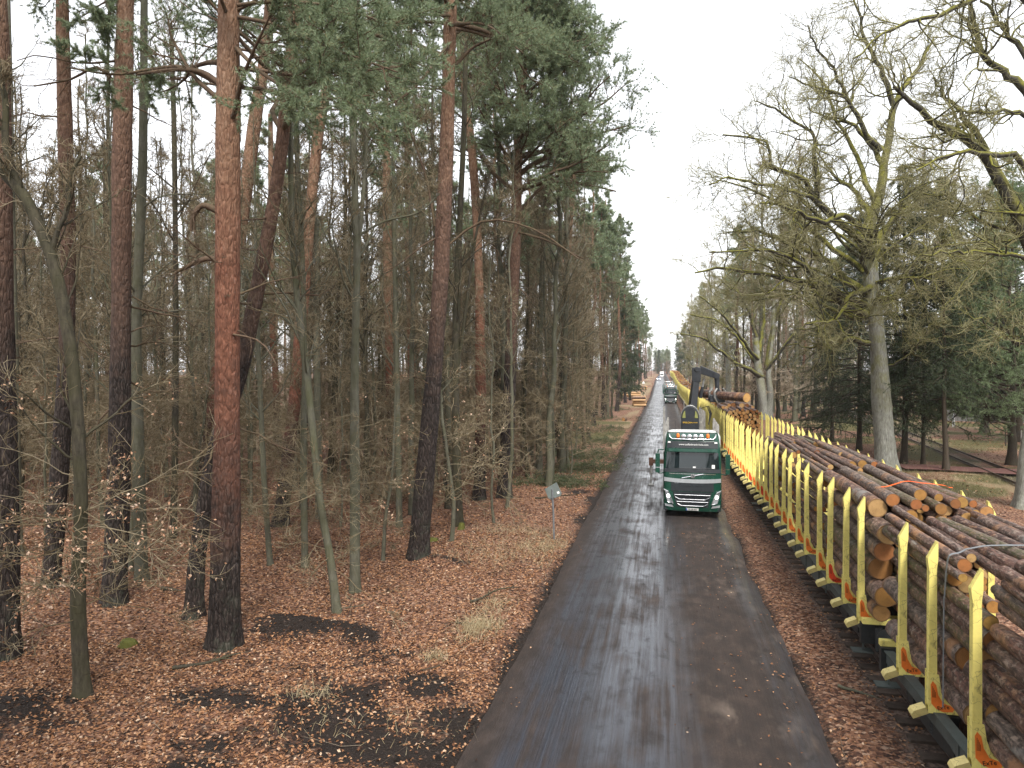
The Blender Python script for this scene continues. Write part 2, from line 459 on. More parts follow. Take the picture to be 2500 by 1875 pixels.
F = np.stack([idx[:-1, :-1], idx[:-1, 1:], idx[1:, 1:], idx[1:, :-1]], -1).reshape(-1, 4)
def road_z(x, y): return float(rise(y)) + .05
def road_mat():
    t = NT('wet_road')
    v = t.wpos()
    st = t.noise(t.wpos((3.2, .10, 1)), 2.2, 5, .65)             # streaks drawn out along the wheel tracks
    st2 = t.noise(t.wpos((14, .22, 1)), 2.0, 3, .6)
    med = t.noise(t.wpos((1, .55, 1)), .75, 5, .6, .6)
    fine = t.noise(v, 70, 4, .75)
    patch = t.noise(t.wpos((1, .6, 1)), 2.6, 5, .65)
    x = t.sep(v, 0)
    # wheel-worn, wet and smooth: mostly the left lane; the right lane carries brown mud
    left = t.maprange(t.math('ADD', x, t.math('MULTIPLY', t.math('SUBTRACT', med, .5), 2.2)), -.1, .9, 1, 0)
    edgeL = t.maprange(t.math('ADD', x, t.math('MULTIPLY', t.math('SUBTRACT', patch, .5), .8)), -2.95, -2.45, 0, 1)
    edgeR = t.maprange(t.math('ADD', x, t.math('MULTIPLY', t.math('SUBTRACT', patch, .5), .5)), 2.0, 2.3, 0, 1)
    wet = t.math('MULTIPLY', t.math('MAXIMUM', left, t.math('MULTIPLY', edgeR, .5)), edgeL)
    wet = t.math('MULTIPLY', wet, t.maprange(t.math('ADD', t.math('MULTIPLY', st, .5), t.math('MULTIPLY', med, .5)), .40, .56, .08, 1))
    wet = t.math('MULTIPLY', wet, t.maprange(patch, .30, .45, .35, 1))
    dry = t.ramp(t.math('ADD', t.math('MULTIPLY', fine, .5), t.math('MULTIPLY', patch, .5)), [(.34, (.007, .0045, .0035)), (.5, (.021, .0130, .0095)), (.68, (.055, .036, .027))])
    wetc = t.ramp(t.math('ADD', t.math('MULTIPLY', fine, .4), t.math('MULTIPLY', st2, .6)), [(.3, (.009, .0105, .0145)), (.6, (.026, .0305, .044)), (.8, (.060, .068, .094))])  # bluish sheen of the reflected sky is put into the wet lane's colour
    pale = t.maprange(t.noise(t.wpos((1, .45, 1)), .9, 4, .6), .55, .72, 0, .6)
    dry = t.mix(t.math('MULTIPLY', pale, t.maprange(x, .6, 1.2, 0, 1)), dry, (.19, .145, .115))
    c = t.mix(wet, dry, wetc)
    ro = t.math('ADD', t.maprange(wet, 0, 1, .80, .34), t.math('MULTIPLY', t.math('SUBTRACT', st2, .5), .22))
    t.l(t.math('MULTIPLY', wet, .75), t.b.inputs['Coat Weight']); t.b.inputs['Coat Roughness'].default_value = .20; t.b.inputs['Coat IOR'].default_value = 1.4
    h = t.math('ADD', t.math('ADD', t.math('MULTIPLY', fine, .25), t.math('MULTIPLY', st2, .7)), t.math('MULTIPLY', patch, .5))
    t.bump(h, .55, .03)
    return t.fin(c, ro, .5)
MROAD = road_mat()
tag(link('road', mesh_np('road', V, [(F, 0)], [MROAD])), kind='structure')

# ------------------------------------------------------------------ leaf litter lying on the floor
rng = np.random.default_rng(5)
def leafmat(name, stops, rough=.7):
    t = NT(name); c = t.ramp(t.island(), stops)
    return t.fin(c, rough, .25)
MLEAF = leafmat('fallen_leaf', [(0, (.020, .012, .009)), (.2, (.095, .042, .022)), (.44, (.20, .092, .042)), (.7, (.29, .145, .070)), (.92, (.37, .215, .12)), (1, (.48, .36, .26))])
def pts_region(n, d0, d1, xlo, xhi):
    """random ground points between two depths, spread evenly over the area the view covers"""
    d = np.sqrt(rng.uniform(d0 ** 2, d1 ** 2, n)); px = rng.uniform(-20, 1044, n)
    lat = (px - 512) / FPX * d
    x = lat * CT - d * ST; y = lat * ST + d * CT
    k = (x > xlo) & (x < xhi); return x[k], y[k]
N = NP()
for n, d0, d1, s, lo, hi in [(70000, 10.5, 17, .075, -60, ROADL - .02), (70000, 17, 28, .085, -60, ROADL - .05), (46000, 28, 50, .12, -60, ROADL - .1), (26000, 10.5, 24, .07, ROADR + .02, 4.6),
                             (16000, 24, 40, .1, ROADR + .02, 4.6), (20000, 30, 70, .13, 8, 40)]:
    x, y = pts_region(n, d0, d1, lo, hi)
    e = np.maximum(ROADL - x, x - ROADR)
    keep = rng.uniform(0, 1, len(x)) > np.clip(soil_at(x, y) * 1.1 - .12, 0, .84)
    keep &= rng.uniform(0, 1, len(x)) < .35 + .9 * fbm(x * .9, y * .9, 71, 3)
    x, y = x[keep], y[keep]
    if hi == 40: 
        k2 = np.abs(x - track2_x(y)) > 1.6; x, y = x[k2], y[k2]
    S = np.stack([x, y, gz(x, y) + .012], 1)
    N.add(*dryleaves(rng, S, s, .35))
# scattered leaves on the muddy lane
x, y = pts_region(42000, 10.5, 60, -3.1, ROADR)
k = rng.uniform(0, 1, len(x)) < np.maximum(np.clip((x + .4) / 2.4, .0, 1) ** 1.4, np.clip((-2.5 - x) / .6, 0, .7)) * np.clip((fbm(x * .9, y * .45, 90, 4) - .44) * 5, .05, 1) * 1.0
x, y = x[k], y[k]
N.add(*dryleaves(rng, np.stack([x, y, rise(y) + .066], 1), .06, .25))
tag(link('fallen_leaves', N.mesh('fallen_leaves', [MLEAF], False)), 'carpet of brown fallen beech and oak leaves covering the forest floor', 'fallen leaves', kind='stuff')

# crumbs of dug soil on the bare patches, and small dead twigs over the litter
x, y = pts_region(60000, 10.5, 28, -60, ROADL + .1); k = rng.uniform(0, 1, len(x)) < np.clip(soil_at(x, y) - .35, 0, 1) * .7; x, y = x[k], y[k]
oc = np.array([[1, 0, 0], [0, 1, 0], [-1, 0, 0], [0, -1, 0], [0, 0, 1]], float); of = np.array([[0, 1, 4], [1, 2, 4], [2, 3, 4], [3, 0, 4]])
r = np.clip(rng.lognormal(-3.5, .5, len(x)), .012, .09); V = np.stack([x, y, gz(x, y) - .008], 1)[:, None] + oc[None] * r[:, None, None] * rng.uniform(.5, 1.2, (len(x), 5, 1)) + rng.normal(0, .15, (len(x), 5, 3)) * r[:, None, None]
t = NT('dug_soil'); MSOIL = t.fin(t.ramp(t.island(), [(0, (.008, .006, .005)), (.6, (.024, .017, .014)), (1, (.060, .042, .034))]), .9, .2)
tag(link('soil_crumbs', mesh_np('soil_crumbs', V.reshape(-1, 3), [((of[None] + (np.arange(len(x)) * 5)[:, None, None]).reshape(-1, 3), 0)], [MSOIL], False)), 'dark crumbs of dug-up soil on the bare patches of the floor', 'soil', kind='stuff')
x, y = pts_region(5200, 10.5, 34, -60, 4.4); k = (x < ROADL - .1) | (x > ROADR + .1); x, y = x[k], y[k]; az = rng.uniform(0, 6.28, len(x))
P1, R1 = grow(rng, np.stack([x, y, gz(x, y) + .02], 1), np.stack([np.cos(az), np.sin(az), rng.normal(.03, .06, len(x))], 1), np.clip(rng.lognormal(-1.5, .7, len(x)), .06, 1.1), rng.uniform(.003, .008, len(x)), 4, .12, -.005, .5)
V, Q = tubes(P1, R1, 3)
t = NT('dead_twig'); MDT = t.fin(t.ramp(t.island(), [(0, (.018, .014, .011)), (.5, (.06, .045, .034)), (.85, (.15, .115, .085)), (1, (.30, .25, .19))]), .85, .2)
tag(link('twig_litter', mesh_np('twig_litter', V, [(Q, 0)], [MDT])), 'small dead twigs strewn over the fallen leaves', 'twigs', kind='stuff')
# ================================================================== materials for the train
M_YEL = simple('yellow_paint', (.77, .665, .20), .55, .4, 0, .12, 5, ((.13, .10, .055), .85))
M_YEL2 = simple('pale_yellow_paint', (.60, .50, .20), .55, .4, 0, .2, 5, ((.12, .09, .05), .7))
def cracked(m, scale=3.2):
    """hairline cracks, scrapes and grime in old paint"""
    t = m.node_tree; b = [n for n in t.nodes if n.type == 'BSDF_PRINCIPLED'][0]; src = b.inputs['Base Color'].links[0].from_socket
    c = t.nodes.new('ShaderNodeTexCoord'); nz = t.nodes.new('ShaderNodeTexNoise'); nz.inputs['Scale'].default_value = 5; t.links.new(c.outputs['Object'], nz.inputs['Vector'])
    ad = t.nodes.new('ShaderNodeVectorMath'); ad.operation = 'MULTIPLY_ADD'; t.links.new(nz.outputs['Color'], ad.inputs[0]); ad.inputs[1].default_value = (.35, .35, .35); t.links.new(c.outputs['Object'], ad.inputs[2])
    v = t.nodes.new('ShaderNodeTexVoronoi'); v.feature = 'DISTANCE_TO_EDGE'; v.inputs['Scale'].default_value = scale; t.links.new(ad.outputs[0], v.inputs['Vector'])
    r = t.nodes.new('ShaderNodeMapRange'); t.links.new(v.outputs['Distance'], r.inputs[0]); r.inputs[1].default_value = .0; r.inputs[2].default_value = .016; r.inputs[3].default_value = .6; r.inputs[4].default_value = 0
    mx = t.nodes.new('ShaderNodeMix'); mx.data_type = 'RGBA'; t.links.new(r.outputs[0], mx.inputs[0]); t.links.new(src, mx.inputs[6]); mx.inputs[7].default_value = (.07, .05, .025, 1)
    t.links.new(mx.outputs[2], b.inputs['Base Color'])
cracked(M_YEL); cracked(M_YEL2)
M_BLK = simple('black_steel', (.022, .024, .024), .6, .4, 0, .4, 5, ((.07, .05, .04), .5))
M_GRN = simple('grey_green_steel', (.065, .078, .072), .6, .4, 0, .3, 4, ((.03, .025, .022), .7))
M_ORA = simple('orange_sticker', (.80, .19, .03), .45, .4, 0, .12, 8)
M_REDO = simple('red_orange_sticker', (.75, .07, .02), .45, .4, 0, .12, 8)
M_INK = simple('black_ink', (.02, .012, .01), .6, .3, 0, .1)
M_RUST = simple('rusty_steel', (.085, .042, .028), .7, .35, .3, .4, 9)
M_RAILT = simple('rail_steel', (.12, .09, .075), .45, .5, .6, .3, 9)
M_SLEEP = simple('sleeper_wood', (.06, .045, .036), .85, .2, 0, .4, 7)
M_GREY = simple('galvanised_steel', (.20, .21, .22), .5, .5, .5, .25, 6)

# ------------------------------------------------------------------ rails and sleepers
SX0, SX1 = 4.15, 6.77; WC = (SX0 + SX1) / 2
def rail_mesh(name, xs, mats):
    """xs: list of centreline points; a flat-bottomed rail section swept along"""
    N = NP(); prof = np.array([(-.07, 0), (.07, 0), (.07, .02), (.012, .04), (.012, .11), (.036, .12), (.036, .15), (-.036, .15), (-.036, .12), (-.012, .11), (-.012, .04), (-.07, .02)])
    P = np.array(xs); k = len(prof)
    V = P[:, None, :] + np.stack([np.tile(prof[:, 0], (len(P), 1)), np.zeros((len(P), k)), np.tile(prof[:, 1], (len(P), 1))], -1)
    idx = np.arange(len(P) * k).reshape(len(P), k)
    Q = np.stack([idx[:-1], np.roll(idx[:-1], -1, 1), np.roll(idx[1:], -1, 1), idx[1:]], -1).reshape(-1, 4)
    return mesh_np(name, V.reshape(-1, 3), [(Q, 0)], mats, False)
ys = np.concatenate([np.arange(-5, 160, 5), np.arange(160, 700, 10)])
def track(label, xf, z0, y0=-5, y1=700, sleepers=True):
    t = thing('railway_track', label, 'railway track', (0, 0, 0), 'railway lines')
    for s in (-.7525, .7525):
        yy = ys[(ys >= y0) & (ys <= y1)]
        link('rail', rail_mesh('rail', [(xf(y) + s, y, float(rise(y)) + z0) for y in yy], [M_RAILT]), t)
    if sleepers:
        mb = MB()
        for i, y in enumerate(np.arange(y0 + 1, min(y1, 130), .62)):
            mb.box(xf(y) - 1.25, xf(y) + 1.25, y, y + .24, z0 - .16, z0 + .002)
        o = part('sleepers', mb, M_SLEEP, t); tag(o, kind='stuff')
    return t
track('railway track carrying the loaded yellow timber wagons', lambda y: WC, .05)
track('empty rusty railway track crossing the reddish path behind the oak and spruces', lambda y: float(track2_x(y)), .08, 20, 200, False)

# ------------------------------------------------------------------ timber wagon
SH, FZ = 3.73 - 1.10, 1.10
EXTE = None
def stake_mesh(seed):
    r = random.Random(seed)
    mb = MB(); wx, wy = .125, .10
    # local: x grows inwards (towards the load), y along the train
    mb.prism([(0, 0), (wx, 0), (wx * .95, SH - .42), (wx + .012, SH - .28), (wx + .012, SH - .005), (wx, SH), (-.012, SH - .27), (-.012, SH - .30), (.004, SH - .44)], -wy / 2, wy / 2, 'y', 0)
    # rolled edge that stands proud down the front
    mb.box(.006, .018, -wy / 2 - .006, -wy / 2 - .001, .5, SH - .42, 0)
    # foot gusset, front plate, flaring inwards
    g = [(-.012, -.10), (.42, -.10), (.44, .02), (.26, .08), (.17, .30), (.14, .52), (-.012, .56)]
    mb.prism(g, -wy / 2 - .026, -wy / 2 - .008, 'y', 0)
    mb.prism(g, wy / 2 + .008, wy / 2 + .026, 'y', 0)
    # lever box sticking out at the bottom, towards the road
    a = rad(-28); c, s_ = math.cos(a), math.sin(a)
    M0 = mb.M; mb.M = Matrix.Translation((-.02, 0, -.02)) @ Matrix.Rotation(rad(-24), 4, 'Y') @ Matrix.Rotation(rad(12), 4, 'X')
    mb.prism([(-.27, -.08), (-.02, -.08), (-.02, .045), (-.22, .045), (-.27, .0)], -.08, .06, 'y', 1)
    mb.M = M0
    return mb.mesh('stake', [M_YEL, M_YEL2])
def sticker_mesh(red=False):
    mb = MB(); y = -.05 - .031
    L = [(.03, .06), (.10, -.02), (.20, -.065), (.34, -.055), (.36, .0), (.30, .045), (.20, .075), (.13, .20), (.10, .36), (.05, .42), (.02, .36)]
    mb.prism(L, y, y + .004, 'y', 0)
    for q in range(4): mb.box(.045 + q * .014, .050 + q * .014, y - .002, y, .16, .34 - q * .03, 1)
    me = mb.mesh('sticker', [M_REDO if red else M_ORA, M_INK])
    tm = EXTE
    import bmesh
    bm = bmesh.new(); bm.from_mesh(tm); n0 = len(bm.faces)
    bmesh.ops.transform(bm, matrix=Matrix.Translation((.2, y - .003, .005)) @ Matrix.Rotation(rad(-10), 4, 'Y') @ Matrix.Rotation(PI / 2, 4, 'X'), verts=bm.verts)
    for f in bm.faces: f.material_index = 1
    bm2 = bmesh.new(); bm2.from_mesh(me); tmp = bpy.data.meshes.new('t'); bm.to_mesh(tmp); bm2.from_mesh(tmp); bm2.to_mesh(me); bm.free(); bm2.free(); bpy.data.meshes.remove(tmp)
    return me
EXTE = text_mesh('ExTe', .085, M_INK)
STAKES = [stake_mesh(i) for i in range(3)]
STICK, STICKR = sticker_mesh(), sticker_mesh(True)

def wheel_mb(mb, x, y, z, r=.46):
    mb.lathe([(.05, -.07), (r * .75, -.05), (r * .82, -.07), (r, -.07), (r, .05), (r + .03, .055), (r + .03, .085), (r * .8, .085), (r * .7, .03), (.05, .05)], (x, y, z), 'x', 20)

def bogie(parent, yc, mats):
    mb = MB()
    for sx in (-1, 1):
        x = WC + sx * 1.0
        # side frame
        mb.prism([(yc - 1.25, .50), (yc - .45, .36), (yc + .45, .36), (yc + 1.25, .50), (yc + 1.25, .66), (yc + .5, .74), (yc - .5, .74), (yc - 1.25, .66)], x - .06, x + .06, 'x')
        for yy in (yc - .9, yc + .9): mb.box(x - .11, x + .11, yy - .16, yy + .16, .50, .74)
        for q in range(5): mb.lathe([(.05, 0), (.09, .0), (.09, .05), (.05, .05)], (x, yc + (-.3 if q % 2 else .3) * 0, .40 + q * .06), 'z', 10)
    mb.box(WC - 1.0, WC + 1.0, yc - .18, yc + .18, .52, .76)
    b = part('bogie', mb, M_BLK, parent)
    for yy in (yc - .9, yc + .9):
        wm = MB()
        for sx in (-1, 1): wheel_mb(wm, WC + sx * .75, yy, .20 + .46)
        wm.tube([(WC - .95, yy, .66), (WC + .95, yy, .66)], .08, 10)
        part('wheelset', wm, M_RUST, b, smooth=False)
    return b

def make_wagon(y0, y1, pairs, label, detail=True, parent_loc=None):
    """y0..y1 ends of the frame; pairs = list of stake positions"""
    t = thing('timber_wagon', label, 'timber wagon', (0, 0, 0), 'timber wagons of the long train')
    rz = float(rise((y0 + y1) / 2))
    mb = MB()
    mb.box(WC - .42, WC + .42, y0 + .25, y1 - .25, .62, .99)                        # centre sill
    for sx in (-1, 1):                                                            # fish-bellied side sills
        x = WC + sx * 1.16
        mb.prism([(y0 + .2, .78), (y0 + 3.4, .78), (y0 + 4.6, .52), (y1 - 4.6, .52), (y1 - 3.4, .78), (y1 - .2, .78), (y1 - .2, 1.0), (y0 + .2, 1.0)], x - .05, x + .05, 'x', 1)
        for yy in np.arange(y0 + 3.8, y1 - 3.4, .9): mb.box(x + sx * .051, x + sx * .075, yy, yy + .05, .58, .98, 1)
        mb.box(x - .09, x + .09, y0 + .2, y1 - .2, 1.001, 1.02, 1)
    for yy in np.arange(y0 + 1, y1 - .8, 1.5): mb.box(WC - 1.1, WC + 1.1, yy, yy + .12, .80, .97)
    mb.box(WC - 1.3, WC + 1.3, y0 + .12, y0 + .26, .62, 1.06)                        # headstocks
    mb.box(WC - 1.3, WC + 1.3, y1 - .26, y1 - .12, .62, 1.06)
    # brake cylinder and boxes below the floor
    mb.lathe([(0, -.3), (.19, -.3), (.19, .3), (0, .3)], (WC - .85, y0 + 5.6, .62), 'y', 12)
    mb.box(WC - 1.2, WC - .8, y0 + 6.6, y0 + 7.3, .45, .80)
    part('underframe', mb, [M_BLK, M_GRN], t, (0, 0, rz))
    # headstock fittings
    for ye, s in ((y0, -1), (y1, 1)):
        hb = MB()
        hb.box(SX0 + .02, SX1 - .02, ye - s * .10 - .07, ye - s * .10 + .07, 1.062, 1.18)
        part('end_beam', hb, M_YEL, t, (0, 0, rz), .012)
        for x in (WC - .875, WC + .875):
            bb = MB()
            bb.lathe([(0, 0), (.09, 0), (.09, .28), (.12, .28), (.12, .34), (.24, .40), (.25, .44), (0, .47)], (0, 0, 0), 'y', 18)
            o = part('buffer', bb, M_BLK, t, (x, ye - s * .12, .86 + rz)); o.rotation_euler = (0, 0, 0 if s > 0 else PI)
        st = MB(); st.box(SX0 - .12, SX0 + .30, ye - s * .35 - .14, ye - s * .35 + .14, .38, .405)
        st.box(SX0 + .10, SX0 + .13, ye - s * .35 - .02, ye - s * .35 + .02, .406, .80); part('step', st, M_GRN, t, (0, 0, rz))
        st = MB(); st.lathe([(0, 0), (.075, 0), (.075, .5), (0, .5)], (SX0 + .34, ye - s * .05, .50), 'z', 12)
        st.box(SX0 + .5, SX0 + .95, ye + s * .0 - .05, ye + s * .0 + .05, .62, 1.03); part('end_fittings', st, M_BLK, t, (0, 0, rz))
    if detail:
        bogie(t, y0 + 2.2, None).location.z = rz; bogie(t, y1 - 2.2, None).location.z = rz
    else:
        b = MB()
        for yc in (y0 + 2.2, y1 - 2.2): b.box(WC - 1.05, WC + 1.05, yc - 1.2, yc + 1.2, .3, .78)
        part('bogie', b, M_BLK, t, (0, 0, rz))
    for k, y in enumerate(pairs):
        # bolster across the wagon
        bm_ = MB(); bm_.box(SX0 + .14, SX1 - .14, y - .07, y + .07, 1.022, 1.15)
        bm_.box(SX0 + .16, SX1 - .16, y - .03, y + .03, 1.151, 1.19)
        part('bolster', bm_, M_YEL, t, (0, 0, rz), .01 if detail else 0)
        s = link('stake', STAKES[k % 3], t, (SX0, y, FZ + rz))
        s.rotation_euler = (rad(random.Random(k * 7 + int(y0 * 10)).uniform(-.8, .8)), rad(random.Random(k * 3 + int(y0)).uniform(-.7, .5)), 0)
        if y < 60:
            l = link('sticker', STICKR if (k % 9 == 2) else STICK, s)
        s = link('stake', STAKES[(k + 1) % 3], t, (SX1, y, FZ + rz)); s.scale = (-1, 1, 1)
    return t
Wp1 = [4.3, 6.0, 7.35, 9.2, 10.77, 12.4, 13.84]
Wp2 = [16.53, 17.86, 19.5, 20.7, 22.46, 23.8, 25.4, 26.65, 28.3, 29.6, 31.2, 32.4]
make_wagon(-3.2, 15.15, [-1.2, .4, 2.2] + Wp1, 'nearest timber wagon, its tall log load running off the lower right of the picture')
make_wagon(16.2, 33.0, Wp2, 'second timber wagon with big cut log ends facing the camera above its end beam')
w3 = [y + 17.6 for y in Wp2]
make_wagon(33.9, 50.2, [y + 17.3 for y in Wp2[:11]] + [49.4], 'empty timber wagon with bare yellow crossbars between two loaded ones')
ew = [o for o in sc.objects if o.get('label', '').startswith('empty timber wagon')][0]
mb = MB()
for k in range(30):
    y = 34.6 + k * .51; mb.box(SX0 + .2, SX1 - .2, y, y + .40, 1.024, 1.06)
part('deck', mb, M_YEL2, ew)
y0 = 51.1
WAG = []
names = ['wagon loaded with small reddish logs under the crane grapple', 'loaded wagon just past the one under the crane grapple']
i = 0
while y0 < 420:
    L = 16.6
    prs = [y0 + .5 + k * 1.415 for k in range(12)]
    lab = ('timber ' + names[i]) if i < 2 else ('loaded yellow timber wagon, %s along the train from the near end' % ORD[i + 3])
    make_wagon(y0, y0 + L, prs, lab, detail=False)
    WAG.append(y0); y0 += L + .95; i += 1

# ================================================================== logs
def bark_mat():
    t = NT('log_bark')
    v = t.coord('Object', (.16, 4.2, .16)); r = t.rnd()
    add = t.n('ShaderNodeVectorMath', operation='ADD'); t.l(v, add.inputs[0]); cmb = t.n('ShaderNodeCombineXYZ')
    t.l(t.math('MULTIPLY', r, 37.), cmb.inputs[0]); t.l(t.math('MULTIPLY', r, 91.), cmb.inputs[1]); t.l(cmb.outputs[0], add.inputs[1])
    q = add.outputs[0]
    st = t.n('ShaderNodeMapping'); t.l(q, st.inputs[0]); st.inputs['Scale'].default_value = (14, 3.2, 14)
    n1 = t.noise(st.outputs[0], 1.6, 6, .7); n2 = t.noise(q, 11, 5, .7); n3 = t.noise(q, 1.5, 4, .6)
    base = t.ramp(r, [(0, (.10, .046, .034)), (.25, (.18, .088, .064)), (.45, (.155, .10, .078)), (.62, (.21, .10, .070)), (.8, (.19, .15, .125)), (1, (.25, .155, .125))])
    c = t.mix(t.maprange(n1, .36, .58, .0, .85), base, (.022, .015, .012))
    c = t.mix(t.maprange(n2, .52, .64, 0, .70), c, (.36, .275, .215))
    c = t.mix(t.maprange(t.math('ADD', n3, t.math('MULTIPLY', n2, .35)), .72, .84, 0, .85), c, (.30, .155, .075))   # bark rubbed off to the wood
    c = t.mix(t.math('MULTIPLY', t.maprange(n3, .30, .40, 1, 0), t.maprange(t.math('FRACT', t.math('MULTIPLY', r, 7.3)), .5, .55, 0, .5)), c, (.30, .31, .29))  # pale lichen grey
    c = t.mix(t.math('MULTIPLY', t.maprange(n1, .4, .6), t.maprange(t.math('FRACT', t.math('MULTIPLY', r, 13.7)), .82, .84, 0, .7)), c, (.075, .080, .022))  # mossy ones
    t.bump(t.math('ADD', t.math('MULTIPLY', n1, 1.), t.math('MULTIPLY', n2, .5)), .9, .03)
    return t.fin(c, .62, .4)
def cut_mat():
    t = NT('cut_wood'); r = t.rnd(); v = t.coord('Object')
    x = t.n('ShaderNodeVectorMath', operation='LENGTH'); 
    dn = t.n('ShaderNodeVectorMath', operation='MULTIPLY'); t.l(v, dn.inputs[0]); dn.inputs[1].default_value = (1, 0, 1); t.l(dn.outputs[0], x.inputs[0])
    ln = x.outputs['Value']
    n = t.noise(v, 5, 4, .6); n2 = t.noise(v, 1.1, 4, .6)
    ring = t.math('SINE', t.math('ADD', t.math('MULTIPLY', ln, 48), t.math('MULTIPLY', n2, 5)))
    base = t.ramp(r, [(0, (.42, .20, .055)), (.2, (.30, .165, .045)), (.35, (.46, .27, .095)), (.5, (.27, .085, .030)), (.65, (.40, .17, .055)), (.8, (.50, .33, .14)), (.92, (.21, .075, .03)), (1, (.36, .22, .06))])
    c = t.mix(t.maprange(ring, -1, 1, 0, .28), base, (.16, .07, .025))
    c = t.mix(t.maprange(n2, .45, .7, 0, .6), c, t.mix(.6, c, (.10, .05, .02)))
    c = t.mix(t.maprange(ln, .82, .97, 0, .75), c, (.10, .055, .03))
    c = t.mix(t.maprange(n, .62, .72, 0, .6), c, (.08, .045, .02))
    return t.fin(c, .7, .25)
M_BARK, M_CUT = bark_mat(), cut_mat()
def log_template(seed):
    """unit log: radius 1 at the y=0 end, length 1 along +y"""
    rg = np.random.default_rng(seed); k, n = 14, 9
    a = np.arange(k) * 2 * PI / k; t = np.linspace(0, 1, n)
    ph = rg.uniform(0, 6, 4)
    R = (1 - .10 * t)[:, None] * (1 + .045 * np.sin(2 * a + ph[0])[None] + .03 * np.sin(3 * a + ph[1] + 3 * t[:, None]) + rg.normal(0, .018, (n, k)))
    ox = .09 * np.sin(t * 3 + ph[2]); oz = .07 * np.sin(t * 2.4 + ph[3]); ox -= ox[0]; oz -= oz[0]
    for b in range(2):   # a knot or two
        i, j = rg.integers(1, n - 1), rg.integers(0, k); R[i, j] *= 1.14
    V = np.stack([R * np.cos(a) + ox[:, None], np.repeat(t[:, None], k, 1), R * np.sin(a) + oz[:, None]], -1).reshape(-1, 3)
    idx = np.arange(n * k).reshape(n, k)
    Q = np.stack([idx[:-1], idx[1:], np.roll(idx[1:], -1, 1), np.roll(idx[:-1], -1, 1)], -1).reshape(-1, 4)
    far = idx[-1][None, :]
    me = mesh_np('log', V, [(Q, 0), (far, 1)], [M_BARK, M_CUT])
    C = np.concatenate([V[:k] * np.array([1, 0, 1]) + np.array([0, -.0, 0]), [[0, 0, 0]]])
    T = np.array([(j, (j + 1) % k, k) for j in range(k)])
    ce = mesh_np('cut_end', C, [(T, 0)], [M_CUT], False)
    return me, ce
LOGS = [log_template(s) for s in range(9)]
M_PALE = simple('peeled_pale_wood', (.44, .28, .15), .7, .2, 0, .3, 3, ((.14, .08, .05), .7))
def _pale(q):
    a = q[0].copy(); a.materials[0] = M_PALE; return a, q[1]
LOGS_P = [_pale(q) for q in LOGS[:4]]
_nlog = [0]; ALLOG = []
DECK = True
def put_log(p, r, length, label, rz=0., rx=0., group=None, cut=True, roll=None, t=None, pale=False):
    i = _nlog[0]; _nlog[0] += 1; ALLOG.append((p[0], p[1], p[1] + length * math.cos(rz), p[2], r, -math.tan(rz)))
    me, ce = LOGS_P[i % 4] if pale else LOGS[(t if t is not None else i * 5) % len(LOGS)]
    o = link('log', me, None, p); o.scale = (r, length, r)
    q = random.Random(i * 13 + 5)
    o.rotation_mode = 'XYZ'; o.rotation_euler = (rx, 0, rz)
    if roll is None: roll = q.uniform(0, 6.28)
    o.rotation_euler = (Matrix.Rotation(rz, 3, 'Z') @ Matrix.Rotation(rx, 3, 'X') @ Matrix.Rotation(roll, 3, 'Y')).to_euler()
    if cut: link('cut_end', ce, o)
    tag(o, label, 'log', group)
    return o

def pack(seed, seeds=(), n=85, x0=SX0 + .14, x1=SX1 - .14, zb=1.20, ztop=3.55, rlo=.09, rhi=.19, crown=.25):
    """logs dropped one by one between the stakes; returns (x, z, r)"""
    rg = np.random.default_rng(seed); C = []
    def lowest(xs, r):
        z = np.full(len(xs), zb + r)
        for cx, cz, cr in C:
            d = np.abs(xs - cx); hit = d < r + cr
            z = np.where(hit, np.maximum(z, cz + np.sqrt(np.clip((r + cr) ** 2 - d ** 2, 0, None)) * .985), z)
        return z
    for r in seeds:   # a column of thick ones against the road-side stakes
        xs = np.array([x0 + r + .005]); C.append((xs[0], lowest(xs, r)[0], r))
    for k in range(n):
        r = rg.uniform(rlo, rhi) if rg.uniform() < .8 else rg.uniform(rlo, rhi + .06)
        xs = np.linspace(x0 + r, x1 - r, 50) ; z = lowest(xs, r)
        lim = ztop + crown * (1 - ((xs - WC) / 1.3) ** 2) - r
        z2 = np.where(z > lim, 99, z + rg.uniform(0, .03, len(xs)))
        j = np.argmin(z2)
        if z2[j] > 50: continue
        C.append((xs[j], z[j], r))
    return C

def visible(C, front):
    """front: whole end face in view; else only the road-side column and the top"""
    keep = []
    for i, (x, z, r) in enumerate(C):
        if front: keep.append(True); continue
        left = not any(abs(z - c[1]) < (r + c[2]) * .55 and c[0] < x - .05 for c in C)
        above = [c for c in C if c[1] > z + .06 and abs(c[0] - x) < (r + c[2]) * .75]
        keep.append(left or len(above) == 0 or (len(above) == 1 and z > 2.9))
    return keep

def tier_labels(C):
    """tier and place in the tier of every log"""
    lo = 1.2; t = [int((z - lo) / .32) for x, z, r in C]; out = [None] * len(C)
    for k in set(t):
        ids = sorted([i for i in range(len(C)) if t[i] == k], key=lambda i: C[i][0])
        for q, i in enumerate(ids): out[i] = (k, q)
    return out

